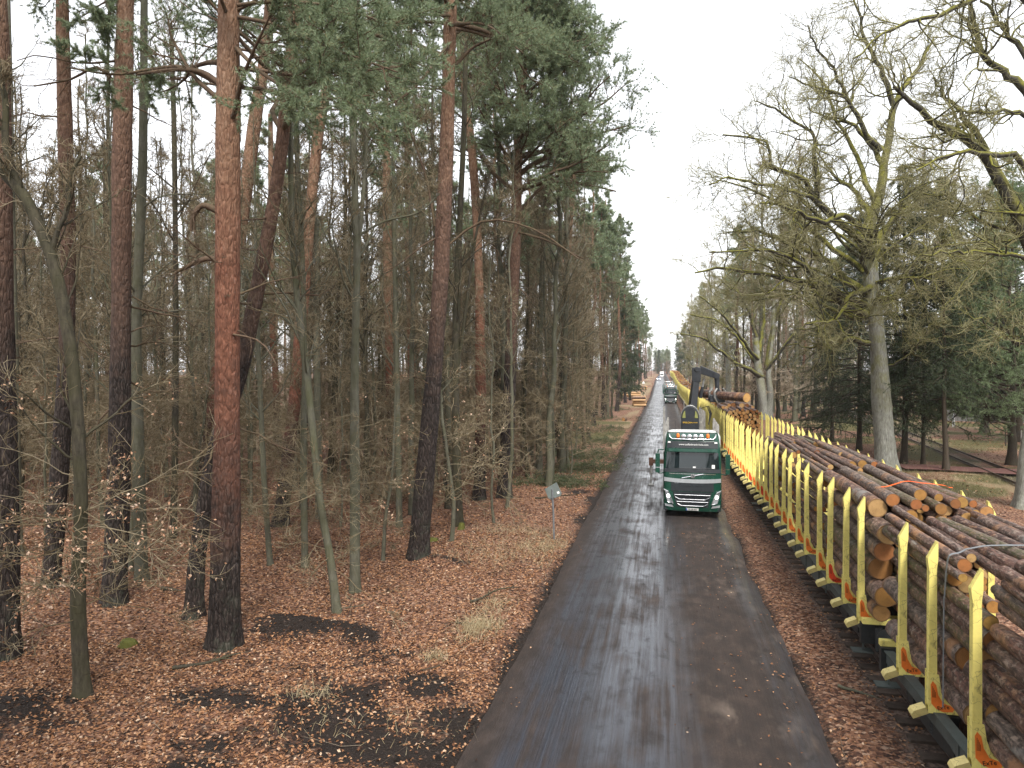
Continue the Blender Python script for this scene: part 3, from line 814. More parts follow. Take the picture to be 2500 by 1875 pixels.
def stack(seed, y, L, where, front, group, jit=.35, keepmax=None, **kw):
    C = pack(seed, **kw); K = visible(C, front); TL = tier_labels(C); rg = random.Random(seed)
    S = []
    for (x, z, r), k, (ti, q) in zip(C, K, TL):
        if not k: continue
        S.append((x, z, r, ti, q))
    for x, z, r, ti, q in S:
        yy = y + rg.uniform(-jit, jit) * (1 if z > 1.6 else .5); ll = L + rg.uniform(-.25, .2)
        rz = rad(rg.uniform(-1.0, 1.0)); top = z > 3.15
        if top: rz = rad(rg.gauss(0, 2.6))
        if x < WC - .55: rz = -abs(rz) * .6
        elif x > WC + .55: rz = abs(rz) * .6
        size = 'thick' if r > .19 else ('slim' if r < .125 else 'medium')
        lab = '%s log, %s from the road, tier %s, %s' % (size, ORD[q], ['one', 'two', 'three', 'four', 'five', 'six', 'seven', 'eight', 'nine', 'ten'][min(ti, 9)], where)
        put_log((x, yy, z), r, ll, lab, rz, rad(rg.uniform(-.5, .6)), group)
    return len(S)
n = 0
n += stack(11, 6.9, 4.4, "nearest wagon's front stack", False, 'logs on the nearest wagon', .5, ztop=3.6, seeds=(.17, .15, .2, .13, .16, .14), n=190, rlo=.065, rhi=.13, crown=.3)
n += stack(12, 11.45, 3.75, "nearest wagon's rear stack", False, 'logs on the nearest wagon', .75, ztop=3.52, seeds=(.2, .17, .2, .14, .15), n=190, rlo=.065, rhi=.125, crown=.22)
n += stack(13, 16.15, 4.4, "second wagon's front stack", True, 'logs on the second wagon', .45, ztop=3.60, seeds=(.18, .225, .25, .205, .215, .2), n=110, rlo=.07, rhi=.135, crown=.36)
n += stack(14, 20.9, 4.2, "second wagon's middle stack", False, 'logs on the second wagon', 1.1, ztop=3.62, n=170, rlo=.065, rhi=.125, crown=.32)
n += stack(15, 25.3, 4.2, "second wagon's third stack", False, 'logs on the second wagon', 1.1, ztop=3.6, n=170, rlo=.065, rhi=.13, crown=.3)
n += stack(16, 29.3, 3.9, "second wagon's last stack", False, 'logs on the second wagon', .8, ztop=3.55, n=150, rlo=.07, rhi=.14, crown=.25)
NFRONT = n
# the rest of the train's load, past the three hundred nearest: one mass
NL = NP()
def mass_stack(seed, y, L, zr, front=False, **kw):
    C = pack(seed, **kw); K = visible(C, front); rg = np.random.default_rng(seed)
    for (x, z, r), k in zip(C, K):
        if not k: continue
        yy = y + rg.uniform(-.4, .4) * (.3 if front else 1); P = np.array([[[x, yy, z + zr], [x + rg.uniform(-.06, .06), yy + L, z + zr + rg.uniform(-.03, .05)]]])
        V, Q = tubes(P, np.array([[r, r * .92]]), 9)
        NL.add(V, Q, 0)
        a = np.arange(9)[None, :]; NL.add(V[:9], a, 1)
rr = np.random.default_rng(77)
for wi, wy in enumerate(WAG):
    for s in range(4):
        if wi == 0 and s == 0:
            mass_stack(17, wy + .3, 4.2, 0., front=True, ztop=3.7, n=110, rlo=.09, rhi=.15, crown=.3); continue
        mass_stack(int(100 + wi * 4 + s), wy + .3 + s * 4.15, 4.0, float(rise(wy + 8)), ztop=float(rr.uniform(3.4, 4.0)), n=70, rlo=.11, rhi=.18, crown=float(rr.uniform(.2, .55)))
def bark_far():
    t = NT('far_log_bark'); v = t.coord('Object'); n = t.noise(v, 6, 5, .7)
    c = t.ramp(t.island(), [(0, (.07, .036, .026)), (.4, (.14, .07, .048)), (.7, (.20, .11, .07)), (1, (.30, .17, .10))])
    c = t.mix(t.maprange(n, .35, .6, 0, .6), c, (.04, .026, .02)); return t.fin(c, .65, .4)
def cut_far():
    t = NT('far_cut_wood'); return t.fin(t.ramp(t.island(), [(0, (.20, .08, .03)), (.5, (.42, .20, .07)), (1, (.52, .33, .15))]), .7, .2)
M_BARKF, M_CUTF = bark_far(), cut_far()
tag(link('log_loads', NL.mesh('log_loads', [M_BARKF, M_CUTF])), 'brown log loads on the farther wagons of the train, beyond the grapple', 'logs', kind='stuff')

# straps across the loads
def strap(pts, w, mat, name, label):
    P = []
    for (ax, ay, az), (bx, by, bz) in zip(pts[:-1], pts[1:]):
        for k in np.linspace(0, 1, 8, endpoint=False): P.append((ax + (bx - ax) * k, ay + (by - ay) * k, az + (bz - az) * k))
    P.append(pts[-1]); Q = []
    for x, y, z in P:   # lie on whatever log is under the webbing
        if z > 3.3:
            zz = [lz + math.sqrt(max(0, r * r - (x - lx - (y - y0_) * sl) ** 2)) for lx, y0_, y1_, lz, r, sl in ALLOG if y0_ - .05 < y < y1_ and abs(x - lx - (y - y0_) * sl) < r]
            z = max(zz + [z - .6]) + .02
        Q.append((x, y, z))
    Z = [max(q[2] for q in Q[max(0, i - 4):i + 5]) if Q[i][2] > 3 else Q[i][2] for i in range(len(Q))]
    Z = [sum(Z[max(0, i - 3):i + 4]) / len(Z[max(0, i - 3):i + 4]) if Q[i][2] > 3 else Z[i] for i in range(len(Q))]
    P = np.array([(x, y, z2) for (x, y, z), z2 in zip(Q, Z)], float); V = []; 
    for p in P: V += [(p[0], p[1] - w / 2, p[2]), (p[0], p[1] + w / 2, p[2] + .004)]
    F = [(2 * i, 2 * i + 1, 2 * i + 3, 2 * i + 2) for i in range(len(P) - 1)]
    me = bpy.data.meshes.new(name); me.from_pydata(V, [], F); me.materials.append(mat)
    o = link(name, me); sm = o.modifiers.new('thickness', 'SOLIDIFY'); sm.thickness = .004
    return tag(o, label, 'strap', 'load straps')
M_STRAP = simple('orange_webbing', (.78, .12, .02), .7, .2, 0, .15, 12)
M_GSTRAP = simple('grey_webbing', (.16, .17, .18), .6, .3, 0, .2, 12)
strap([(4.75, 17.1, 3.55), (5.2, 17.35, 3.80), (5.5, 17.55, 3.86), (5.9, 17.75, 3.90), (6.3, 18.0, 3.86), (6.62, 18.3, 3.62)], .06, M_STRAP, 'load_strap', 'bright orange webbing strap lying over the top of the front stack')
strap([(4.27, 12.1, 1.2), (4.27, 12.1, 2.9), (4.34, 12.1, 3.42), (4.6, 12.15, 3.62), (5.2, 12.2, 3.86), (5.8, 12.3, 3.88), (6.5, 12.4, 3.6)], .05, M_GSTRAP, 'load_strap', 'grey strap tied over the rear stack of the nearest wagon')
strap([(4.27, 8.6, 1.2), (4.27, 8.6, 2.9), (4.33, 8.6, 3.45), (4.6, 8.65, 3.66), (5.2, 8.7, 3.88), (5.8, 8.8, 3.9)], .05, M_GSTRAP, 'load_strap', 'grey strap over the nearest stack, at the right edge of the picture')
print('LOGS individually placed:', _nlog[0])
# ================================================================== log trucks
M_TG = simple('dark_green_lacquer', (.009, .052, .034), .25, .5, 0, .15, 3, ((.045, .042, .034), .5))
M_DK = simple('anthracite_plastic', (.020, .024, .028), .5, .4, 0, .25, 6)
M_SIL = simple('silver_paint', (.42, .44, .46), .35, .5, .4, .1, 6)
M_CHR = simple('chrome', (.75, .76, .78), .15, .5, .9, .05, 6)
M_WHT = simple('white_grey_paint', (.50, .51, .50), .5, .4, 0, .12, 3, ((.25, .22, .19), .5))
M_ALU = simple('weathered_aluminium', (.33, .32, .30), .5, .4, .3, .3, 5, ((.10, .08, .065), .6))
M_TYRE = simple('tyre_rubber', (.018, .017, .016), .85, .2, 0, .4, 8, ((.06, .045, .035), .6))
M_PLATE = simple('plate_white', (.72, .72, .70), .5, .4, 0, .03)
M_BLUE = simple('plate_blue', (.02, .08, .42), .5, .4, 0, .05)
M_AMB = simple('amber_glass', (.75, .17, .02), .25, .5, 0, .1)
M_LAMP = emit('lit_headlamp', (1, .98, .92), 6.0)
M_CRB = simple('crane_black', (.020, .023, .028), .45, .45, 0, .3, 4, ((.08, .065, .055), .45))
M_CRY = simple('crane_yellow_text', (.72, .46, .03), .5, .4, 0, .1)
M_TINT = simple('yellow_tinted_pane', (.20, .21, .07), .25, .5, 0, .2, 3)
M_STEEL = simple('bare_worn_steel', (.30, .30, .29), .4, .5, .6, .35, 9)
def glass_mat():
    t = NT('windscreen'); return t.fin((.010, .016, .018), .04, .6)
M_GLASS = glass_mat()

PROF = [(.30, .07), (.48, .02), (1.2, .0), (2.02, .03), (2.18, .06), (2.95, .185), (3.10, .215), (3.40, .27), (3.55, .42), (3.74, .90)]
def fy(z):
    return float(np.interp(z, [p[0] for p in PROF], [p[1] for p in PROF]))
def panel(mb, poly, proud=.012, mi=0, back=.03):
    """plate following the cab front; poly in (x, z)"""
    n = len(poly); curve = lambda x: .10 * max(0, abs(x) - .55) ** 2 / .42
    A = [(x, fy(z) - proud + curve(x), z) for x, z in poly]; B = [(x, fy(z) + back + curve(x), z) for x, z in poly]
    mb._put(A + B, [tuple(range(n)), tuple(range(2 * n - 1, n - 1, -1))] + [(i, i + n, (i + 1) % n + n, (i + 1) % n) for i in range(n)], mi)
def grid_panel(mb, x0, x1, z0, z1, proud=.012, mi=0, n=8, taper=0.):
    for i in range(n):
        a = x0 + (x1 - x0) * i / n; b = x0 + (x1 - x0) * (i + 1) / n
        c = (x0 + x1) / 2; k = 1 - taper
        panel(mb, [(a, z0), (b, z0), (c + (b - c) * k, z1), (c + (a - c) * k, z1)], proud, mi)
def lamp_pair(side):
    s = side
    return [(s * 1.225, 1.27), (s * 1.04, 1.19), (s * .93, .98), (s * .80, .62), (s * 1.06, .69), (s * 1.13, .95), (s * 1.17, 1.15)]

def make_truck(loc, label, load=True):
    t = thing('log_truck', label, 'truck', loc, 'green log trucks queueing on the road')
    # --- cab shell, bent over the front profile, corners rounded in plan
    N = NP()
    zs = np.array([.30, .48, .85, 1.2, 1.6, 2.02, 2.18, 2.55, 2.95, 3.10, 3.40, 3.55, 3.66, 3.74])
    xs = np.array([-1.24, -1.22, -1.12, -.95, -.6, 0, .6, .95, 1.12, 1.22, 1.24])
    cur = .10 * np.clip(np.abs(xs) - .55, 0, None) ** 2 / .42 + np.where(np.abs(xs) > 1.23, .14, np.where(np.abs(xs) > 1.2, .05, 0))
    inset = np.interp(zs, [0, 2.2, 3.1, 3.74], [1, 1, .965, .90])
    G = np.array([[(x * k, fy(z) + c, z) for x, c in zip(xs, cur)] for z, k in zip(zs, inset)])
    nz, nx_ = len(zs), len(xs)
    side_l = [(G[i, 0, 0], 2.2, z if z > .95 else .95) for i, z in enumerate(zs)]
    V = np.concatenate([G.reshape(-1, 3), np.array(side_l), np.array([(G[i, -1, 0], 2.2, z if z > .95 else .95) for i, z in enumerate(zs)])])
    idx = np.arange(nz * nx_).reshape(nz, nx_); Fq = np.stack([idx[:-1, :-1], idx[:-1, 1:], idx[1:, 1:], idx[1:, :-1]], -1).reshape(-1, 4).tolist()
    ol, orr = nz * nx_, nz * nx_ + nz
    for i in range(nz - 1):
        Fq.append([idx[i, 0], idx[i + 1, 0], ol + i + 1, ol + i]); Fq.append([idx[i, -1], orr + i, orr + i + 1, idx[i + 1, -1]])
    top = idx[-1]
    for j in range(nx_ - 1): pass
    Fq.append([ol + nz - 1, int(top[0]), int(top[-1]), orr + nz - 1]); Fq.append([ol, ol + nz - 1, orr + nz - 1, orr])
    cab = link('cab', mesh_np('cab', V, [(np.array(Fq), 0)], [M_TG]), t)
    fixn(cab.data)
    for s in (-1, 1):
        d = MB(); d.box(s * 1.235 - .012, s * 1.235 + .012, .42, 1.55, 2.12, 2.92); part('side_window', d, M_GLASS, cab)
        d = MB(); d.box(s * 1.243 - .01, s * 1.243 + .01, .40, 1.6, 1.0, 2.08); part('door', d, M_TG, cab, None, .01)
    # roof fairing
    d = MB(); arc = [(-1.25, 2.0), (-1.25, 3.50)] + [(-1.25 + .45 * (1 - math.cos(a)), 3.50 + .30 * math.sin(a)) for a in np.linspace(.2, PI / 2, 6)] + \
        [(1.25 - .45 * (1 - math.cos(a)), 3.50 + .30 * math.sin(a)) for a in np.linspace(PI / 2, .2, 6)] + [(1.25, 3.50), (1.25, 2.0)]
    d.prism(arc, 1.5, 2.35, 'y'); part('roof_fairing', d, M_WHT, t, None, .06, True)
    # windscreen and cowl
    d = MB(); grid_panel(d, -1.14, 1.14, 2.20, 2.93, .014, 0, 12, .035); part('windscreen', d, M_GLASS, t)
    d = MB(); grid_panel(d, -1.2, 1.2, 2.04, 2.20, .02, 0, 10)
    d.tube([(-.75, fy(2.2) - .03, 2.2), (-.3, fy(2.26) - .03, 2.24), (.3, fy(2.22) - .03, 2.22)], .012, 6); d.tube([(.05, fy(2.2) - .03, 2.19), (.5, fy(2.26) - .03, 2.25), (.95, fy(2.22) - .03, 2.22)], .012, 6)
    for x in (-.45, .35): panel(d, [(x - .2, 2.09), (x + .2, 2.09), (x + .2, 2.16), (x - .2, 2.16)], .035)
    part('wiper_cowl', d, M_DK, t)
    d = MB(); panel(d, [(.82, 2.24), (.95, 2.24), (.95, 2.40), (.82, 2.40)], .018); panel(d, [(.02, 2.25), (.14, 2.25), (.14, 2.31), (.02, 2.31)], .018); part('windscreen_sticker', d, M_PLATE, t)
    # sun visor and name band
    d = MB(); 
    for i in range(10):
        a, b = -1.02 + i * .204, -1.02 + (i + 1) * .204
        panel(d, [(a, 2.97), (b, 2.97), (b, 3.11), (a, 3.11)], .16, 0)
    part('sun_visor', d, M_TG, t)
    d = MB(); grid_panel(d, -1.10, 1.10, 3.12, 3.42, .015, 0, 10, .02); band = part('name_band', d, M_DK, t)
    o = link('lettering', text_mesh('www.aufferbrock-holz.com', .115, M_PLATE), band, (.05, fy(3.28) - .035, 3.28)); o.rotation_euler = (rad(80), 0, 0)
    for s in (-1, 1):
        d = MB(); panel(d, [(s * .93, 3.34), (s * 1.06, 3.34), (s * 1.05, 3.40), (s * .94, 3.40)], .03); part('marker_lamp', d, M_PLATE, t)
    # roof light bar
    d = MB(); y = .34
    d.tube([(-1.0, y + .05, 3.74), (-.97, y, 3.60), (-.88, y - .03, 3.52), (0, y - .08, 3.50), (.88, y - .03, 3.52), (.97, y, 3.60), (1.0, y + .05, 3.74)], .032, 8)
    bar = part('light_bar', d, M_CHR, t, None, 0, True)
    for x in (-.38, -.13, .12, .37):
        d = MB(); d.lathe([(0, 0), (.10, .0), (.115, .02), (.115, .06), (.04, .14), (0, .14)], (x, y - .06, 3.63), 'y', 14); l_ = part('spot_lamp', d, M_CHR, bar, None, 0, True)
    for x in (-.62, .66):
        d = MB(); d.lathe([(.07, 0), (.07, .12), (.05, .17), (0, .19)], (x, y + .1, 3.58), 'z', 12); part('beacon', d, M_AMB, t, None, 0, True)
    for x in (-.75, .72):
        d = MB(); d.tube([(x, y + .2, 3.6), (x + .01, y + .3, 4.3)], .006, 5); part('aerial', d, M_DK, t)
    # silver band, emblem, grille
    d = MB()
    for i in range(12):
        a, b = -1.21 + i * .2017, -1.21 + (i + 1) * .2017; f = lambda x: -.05 * (1 - (x / 1.21) ** 2)
        panel(d, [(a, 1.62 + f(a)), (b, 1.62 + f(b)), (b, 1.79 + f(b)), (a, 1.79 + f(a))], .022)
    part('silver_band', d, M_SIL, t)
    d = MB(); grid_panel(d, -.98, .98, 1.965, 1.985, .016, 0, 8); d.tube([(-.45, fy(1.8) - .03, 1.79), (.46, fy(2) - .03, 1.99)], .02, 6)
    d.lathe([(.06, -.02), (.09, -.02), (.09, .02), (.06, .02), (.06, -.02)], (.02, fy(1.9) - .05, 1.895), 'y', 18); d.box(-.05, .09, fy(1.9) - .065, fy(1.9) - .05, 1.88, 1.91)
    part('emblem', d, M_CHR, t, None, 0)
    d = MB(); grid_panel(d, -.90, .90, 1.20, 1.60, .012, 0, 8)
    for x in (-.27, .27): panel(d, [(x - .24, 1.44), (x + .24, 1.44), (x + .2, 1.49), (x - .2, 1.49)], .03, 0)
    pn = part('front_panel', d, M_DK, t)
    o = link('lettering', text_mesh('VOLVO', .055, M_SIL), pn, (-.68, fy(1.56) - .02, 1.56)); o.rotation_euler = (PI / 2, 0, 0)
    d = MB(); panel(d, [(-.66, .50), (.66, .50), (.82, 1.17), (-.82, 1.17)], .02)
    for z in np.arange(.56, 1.1, .045):
        w_ = np.interp(z, [.5, 1.17], [.5, .64]); panel(d, [(-w_, z), (w_, z), (w_, z + .015), (-w_, z + .015)], .03)
    g = part('grille', d, M_DK, t)
    d = MB()
    for z0, z1, wt, wb in ((.84, 1.04, .76, .54), (.55, .73, .66, .46)):
        q = [(-wt, z1), (wt, z1), (wt - .03, z1 - .10), (wb, z0), (-wb, z0), (-wt + .03, z1 - .10), (-wt, z1)]
        d.tube([(x, fy(z) - .045, z) for x, z in q], .014, 6)
    part('chrome_frame', d, M_CHR, g)
    for s in (-1, 1):
        d = MB(); panel(d, lamp_pair(s), .03, 0); hl = part('headlight', d, M_SIL, t)
        d = MB(); panel(d, [(s * 1.02, .88), (s * .95, .95), (s * .98, 1.04), (s * 1.07, 1.03), (s * 1.09, .93)], .042, 0); part('lamp_lens', d, M_LAMP, hl)
        d = MB(); d.tube([(s * 1.22, fy(1.2) + .0, 1.25), (s * 1.05, fy(1.1) - .04, 1.17), (s * .95, fy(1) - .04, .97), (s * .82, fy(.7) - .03, .63), (s * 1.05, fy(.7) - .03, .69)], .02, 6); part('lamp_trim', d, M_CHR, hl)
        d = MB(); panel(d, [(s * .80, .46), (s * 1.16, .50), (s * 1.18, .60), (s * .86, .56)], .02); part('fog_light', d, M_SIL, t)
        # mirrors
        d = MB(); d.tube([(s * 1.24, .42, 3.0), (s * 1.46, .34, 3.02), (s * 1.50, .33, 2.86)], .03, 8); d.tube([(s * 1.24, .42, 1.95), (s * 1.44, .36, 1.92), (s * 1.50, .33, 2.05)], .035, 8)
        d.box(s * 1.50 - .10, s * 1.50 + .10, .24, .40, 2.22, 2.85); d.box(s * 1.50 - .095, s * 1.50 + .095, .24, .40, 1.97, 2.19); part('mirror', d, M_TG, t, None, .04)
    d = MB(); panel(d, [(-.27, .33), (.27, .33), (.27, .44), (-.27, .44)], .03); pl = part('number_plate', d, M_PLATE, t)
    d = MB(); panel(d, [(-.268, .332), (-.22, .332), (-.22, .438), (-.268, .438)], .034); part('blue_strip', d, M_BLUE, pl)
    o = link('lettering', text_mesh('EL JB 632', .10, M_INK), pl, (.025, fy(.38) - .04, .384)); o.rotation_euler = (PI / 2, 0, 0); o.scale = (.95, 1, 1)
    # chassis, wheels
    d = MB(); d.box(-.45, .45, .6, 11.0, .62, .95); d.box(-1.15, -.5, 2.5, 4.2, .5, 1.0); d.box(.5, 1.15, 2.5, 4.2, .5, 1.0); d.box(-1.2, 1.2, .12, .5, .32, .5)
    part('chassis', d, M_DK, t)
    def wheel(y, s):
        wm = MB(); wm.lathe([(.28, -.15), (.48, -.15), (.52, -.10), (.52, .10), (.48, .15), (.28, .15), (.28, -.15)], (0, 0, 0), 'x', 22); wm.lathe([(0, -.05), (.12, -.09), (.2, -.05), (.29, -.12), (.29, .12), (.2, .05), (0, .05)], (0, 0, 0), 'x', 18, 1)
        part('wheel', wm, [M_TYRE, M_ALU], t, (s * 1.05, y, .52))
    for y in (1.4, 5.2, 6.55): wheel(y, -1); wheel(y, 1)
    # timber bunks: bolster with two grey stakes each
    for y in (2.75, 4.2, 5.7, 7.2):
        d = MB(); d.box(-1.22, 1.22, y - .10, y + .10, 1.06, 1.24)
        b = part('bunk', d, M_ALU, t)
        for s in (-1, 1):
            d = MB(); d.prism([(s * 1.10, 1.245), (s * 1.25, 1.245), (s * 1.25, 3.95), (s * 1.22, 4.05), (s * 1.14, 4.05)], y - .07, y + .07, 'y'); part('stake', d, M_ALU, b)
    d = MB(); d.box(-1.2, 1.2, 2.42, 2.47, 1.0, 3.55); part('headboard', d, M_ALU, t)
    t.scale = (1, 1, .975); t.rotation_euler = (0, 0, rad(-1.5))
    return t

TR1 = make_truck((1.27, 31.95, .05), 'near green log truck with lit headlights and its crane raised, beside the yellow wagons')
index_kids()
PROTO = TR1
def far_truck(y, x, label):
    c = copy_tree(PROTO); c.location = (x, y, road_z(x, y)); c['label'] = label; return c
far_truck(150.5, 1.55, 'second green log truck, smaller, waiting farther down the road')
far_truck(176, 1.5, 'third green log truck, mostly hidden behind the second one')
far_truck(203, 1.45, 'farthest log truck with an orange log load, near the end of the road')

# ------------------------------------------------------------------ crane on the near truck
cr = link('loader_crane', None, TR1, (-.25, 8.9, 0))
CUP = .32
yc = 31.95 + 8.9
def loc2(p): return (p[0] - 1.27, p[1] - yc, p[2] - .05)
d = MB(); d.lathe([(.35, 1.0), (.35, 1.5), (.26, 1.6), (.26, 2.6)], (0, .2, 0), 'z', 16); d.box(-1.2, 1.2, -.25, .25, .95, 1.25); part('crane_column', d, M_CRB, cr)
cx = .23
CK = .80; arch = [(-.45, 2.45), (-.48, 3.35)] + [(-.48 * math.cos(a), 3.60 + .72 * math.sin(a)) for a in np.linspace(.1, PI - .1, 13)] + [(.48, 3.35), (.45, 2.45)]
d = MB(); d.prism([(x + cx, z) for x, z in arch], -.72, .62, 'y'); cab_ = part('operator_cabin', d, M_CRB, cr, (0, 0, CUP), .03)
d = MB()
for s in (-1, 1): d.prism([(cx + s * .24, 3.66), (cx + s * .42, 3.66), (cx + s * .40, 3.84), (cx + s * .33, 4.02), (cx + s * .27, 4.08)], -.745, -.715, 'y')
part('window', d, M_TINT, cab_)
d = MB(); d.tube([(cx - .49, -.62, 2.9), (cx - .51, -.62, 3.4)] + [(cx - .51 * math.cos(a), -.62, 3.62 + .75 * math.sin(a)) for a in np.linspace(.1, PI - .1, 13)] + [(cx + .51, -.62, 3.4), (cx + .49, -.62, 2.9)], .025, 8)
part('guard_rail', d, M_STEEL, cab_)
o = link('lettering', text_mesh('EPSILON', .12, M_CRY), cab_, (cx - .17, -.735, 3.40)); o.rotation_euler = (PI / 2, 0, 0)
o = link('lettering', text_mesh('PALFINGER', .07, M_CRY), cab_, (cx + .22, -.735, 3.40)); o.rotation_euler = (PI / 2, 0, 0)
d = MB()
for i in range(8): d.box(cx - .38 + i * .1, cx - .33 + i * .1, -.75, -.722, 2.88, 2.91)
d.box(cx - .4, cx + .4, -.74, -.722, 2.78, 2.81); part('step_grip', d, M_STEEL, cab_)
# boom positions from the picture
D0 = 41.2
b0 = at_depth(690.5, 405, D0); b1 = at_depth(696.3, 366.5, D0); j1 = at_depth(716.2, 373.0, D0 - .4); l1 = at_depth(716.8, 389, D0 - .4)
b0[2] -= .9
def beam(name, p, q, w, h, mats, parent, taper=1.):
    """rectangular box girder from p to q"""
    p, q = Vector(p), Vector(q); dv = q - p; L_ = dv.length
    M0 = Matrix.Translation(p) @ dv.to_track_quat('Z', 'Y').to_matrix().to_4x4()
    d = MB(); d.M = M0; a, b = w / 2, h / 2; k = taper
    d._put([(-a, -b, 0), (a, -b, 0), (a, b, 0), (-a, b, 0), (-a * k, -b * k, L_), (a * k, -b * k, L_), (a * k, b * k, L_), (-a * k, b * k, L_)], [(0, 3, 2, 1), (4, 5, 6, 7), (0, 1, 5, 4), (1, 2, 6, 5), (2, 3, 7, 6), (3, 0, 4, 7)])
    return part(name, d, mats, parent, None, .015)
beam('main_boom', loc2(b0), loc2(b1), .62, .42, M_CRB, cr, .78)
d = MB(); q = Vector(loc2(b1)); d.lathe([(0, -.34), (.16, -.34), (.16, .34), (0, .34)], q, 'y', 14); d.box(q.x - .28, q.x + .22, q.y - .30, q.y + .30, q.z - .75, q.z + .12); part('boom_knuckle', d, M_CRB, cr, None, .03)
beam('jib', loc2(b1 + np.array([.15, 0, .0])), loc2(j1), .40, .46, M_CRB, cr, .72)
d = MB(); p = Vector(loc2(j1)); d.lathe([(0, -.2), (.17, -.2), (.17, .2), (0, .2)], p, 'y', 12); d.tube([p, p + Vector((.03, 0, -.45)), Vector(loc2(l1))], [.16, .13, .12], 10); d.lathe([(0, 0), (.2, 0), (.2, .3), (0, .3)], Vector(loc2(l1)) - Vector((0, 0, .25)), 'z', 14)
part('rotator', d, M_CRB, cr)
d = MB(); c0 = np.array(loc2(at_depth(703.5, 376, D0))); c1 = np.array(loc2(at_depth(700, 396, D0))); d.tube([c0, c0 * .55 + c1 * .45], .06, 8); d.tube([c0 * .58 + c1 * .42, c1], .10, 8, 1); part('hydraulic_ram', d, [M_STEEL, M_CRB], cr)
# hoses
d = MB(); k0 = np.array(loc2(b0)) + np.array([.55, .1, .6])
for q in range(3):
    d.tube([k0 + np.array([.0, .1 * q, .2]), k0 + np.array([.35 + .06 * q, .1 * q, .35]), k0 + np.array([.52 + .05 * q, .1 * q, -.1]), k0 + np.array([.45, .1 * q, -.75])], .028, 6)
part('hoses', d, M_CRB, cr)
# outrigger on the road side
d = MB(); d.box(-1.95, -.4, -.15, .15, 1.28, 1.50); d.box(-2.02, -1.78, -.13, .13, 1.15, 1.60); part('outrigger_beam', d, M_RUST, cr)
d = MB(); d.tube([(-1.9, 0, 1.25), (-1.9, 0, .62)], .075, 10); d.tube([(-1.9, 0, .64), (-1.9, 0, .10)], .04, 8); d.lathe([(0, 0), (.17, 0), (.17, .04), (.05, .1), (0, .1)], (-1.9, 0, .0), 'z', 14); part('outrigger_leg', d, M_STEEL, cr)
# grapple: two pairs of tongs round the log
gl = Vector(loc2(l1)) - Vector((0, 0, .25))
d = MB(); d.box(gl.x - .42, gl.x + .42, gl.y - .30, gl.y + .30, gl.z - .38, gl.z + .05)
d.lathe([(0, -.5), (.13, -.5), (.13, .5), (0, .5)], gl - Vector((0, 0, .15)), 'x', 12); part('grapple_head', d, M_CRB, cr, None, .04)
LG0 = at_depth(697.5, 392.6, D0 + 1.2); LG1 = at_depth(747, 397.8, D0 - 2.6)
lr = .27
lc = np.array(loc2(LG0 * .58 + LG1 * .42))
ax = unit(LG1 - LG0); pr = np.array([-ax[1], ax[0], 0]); pr /= np.linalg.norm(pr)
for s in (-1, 1):
    for off in (-.22, .22):
        d = MB(); base = lc + ax * off
        pts = [base + pr * s * .22 + np.array([0, 0, .52]), base + pr * s * .40 + np.array([0, 0, .28]), base + pr * s * .38 + np.array([0, 0, -.05]), base + pr * s * .22 + np.array([0, 0, -.28]), base + pr * s * .02 + np.array([0, 0, -.34])]
        d.tube(pts, [.05, .06, .055, .045, .02], 7); part('grapple_tong', d, M_STEEL, cr)
L_ = float(np.linalg.norm(LG1 - LG0)); dv = -ax
put_log(LG1, lr, L_, 'dark bark log hanging in the grapple of the crane', math.atan2(-dv[0], dv[1]), math.asin(dv[2]), None, roll=0.5, t=3)
# --- trailer behind the crane with the remaining logs
tl = thing('log_trailer', 'grey log trailer with remaining logs, behind the crane of the near truck', 'trailer', (1.27, 44.0, .05))
d = MB(); d.box(-.45, .45, -1.6, 7.2, .75, 1.05); part('chassis', d, M_DK, tl)
for y in (.4, 1.8, 4.2, 5.8):
    d = MB(); d.box(-1.22, 1.22, y - .1, y + .1, 1.06, 1.24); b = part('bunk', d, M_ALU, tl)
    for s in (-1, 1):
        d = MB(); d.prism([(s * 1.10, 1.245), (s * 1.25, 1.245), (s * 1.25, 3.95), (s * 1.22, 4.05), (s * 1.14, 4.05)], y - .07, y + .07, 'y'); part('stake', d, M_ALU, b)
for y in (1.0, 5.0, 6.2):
    for s in (-1, 1):
        wm = MB(); wm.lathe([(.28, -.15), (.48, -.15), (.52, -.10), (.52, .10), (.48, .15), (.28, .15), (.28, -.15)], (0, 0, 0), 'x', 20); wm.lathe([(0, -.05), (.2, -.05), (.29, -.12), (.29, .12), (.2, .05), (0, .05)], (0, 0, 0), 'x', 16, 1); part('wheel', wm, [M_TYRE, M_ALU], tl, (s * 1.05, y, .52))
C = pack(41, x0=1.27 - 1.05, x1=1.27 + 1.05, zb=1.30, ztop=2.9, n=26, rlo=.12, rhi=.2, crown=0.)
for (x, z, r), (ti, q) in zip(C, tier_labels(C)):
    if visible([(x, z, r)] + C, False)[0] or z > 1.9:
        put_log((x, 44.2 + random.Random(int(x * 99)).uniform(-.2, .2), z + .05), r, 4.6, '%s log from the road, tier %d, grey trailer behind the crane' % (ORD[q], ti + 1), 0, 0, 'logs on the grey trailer')
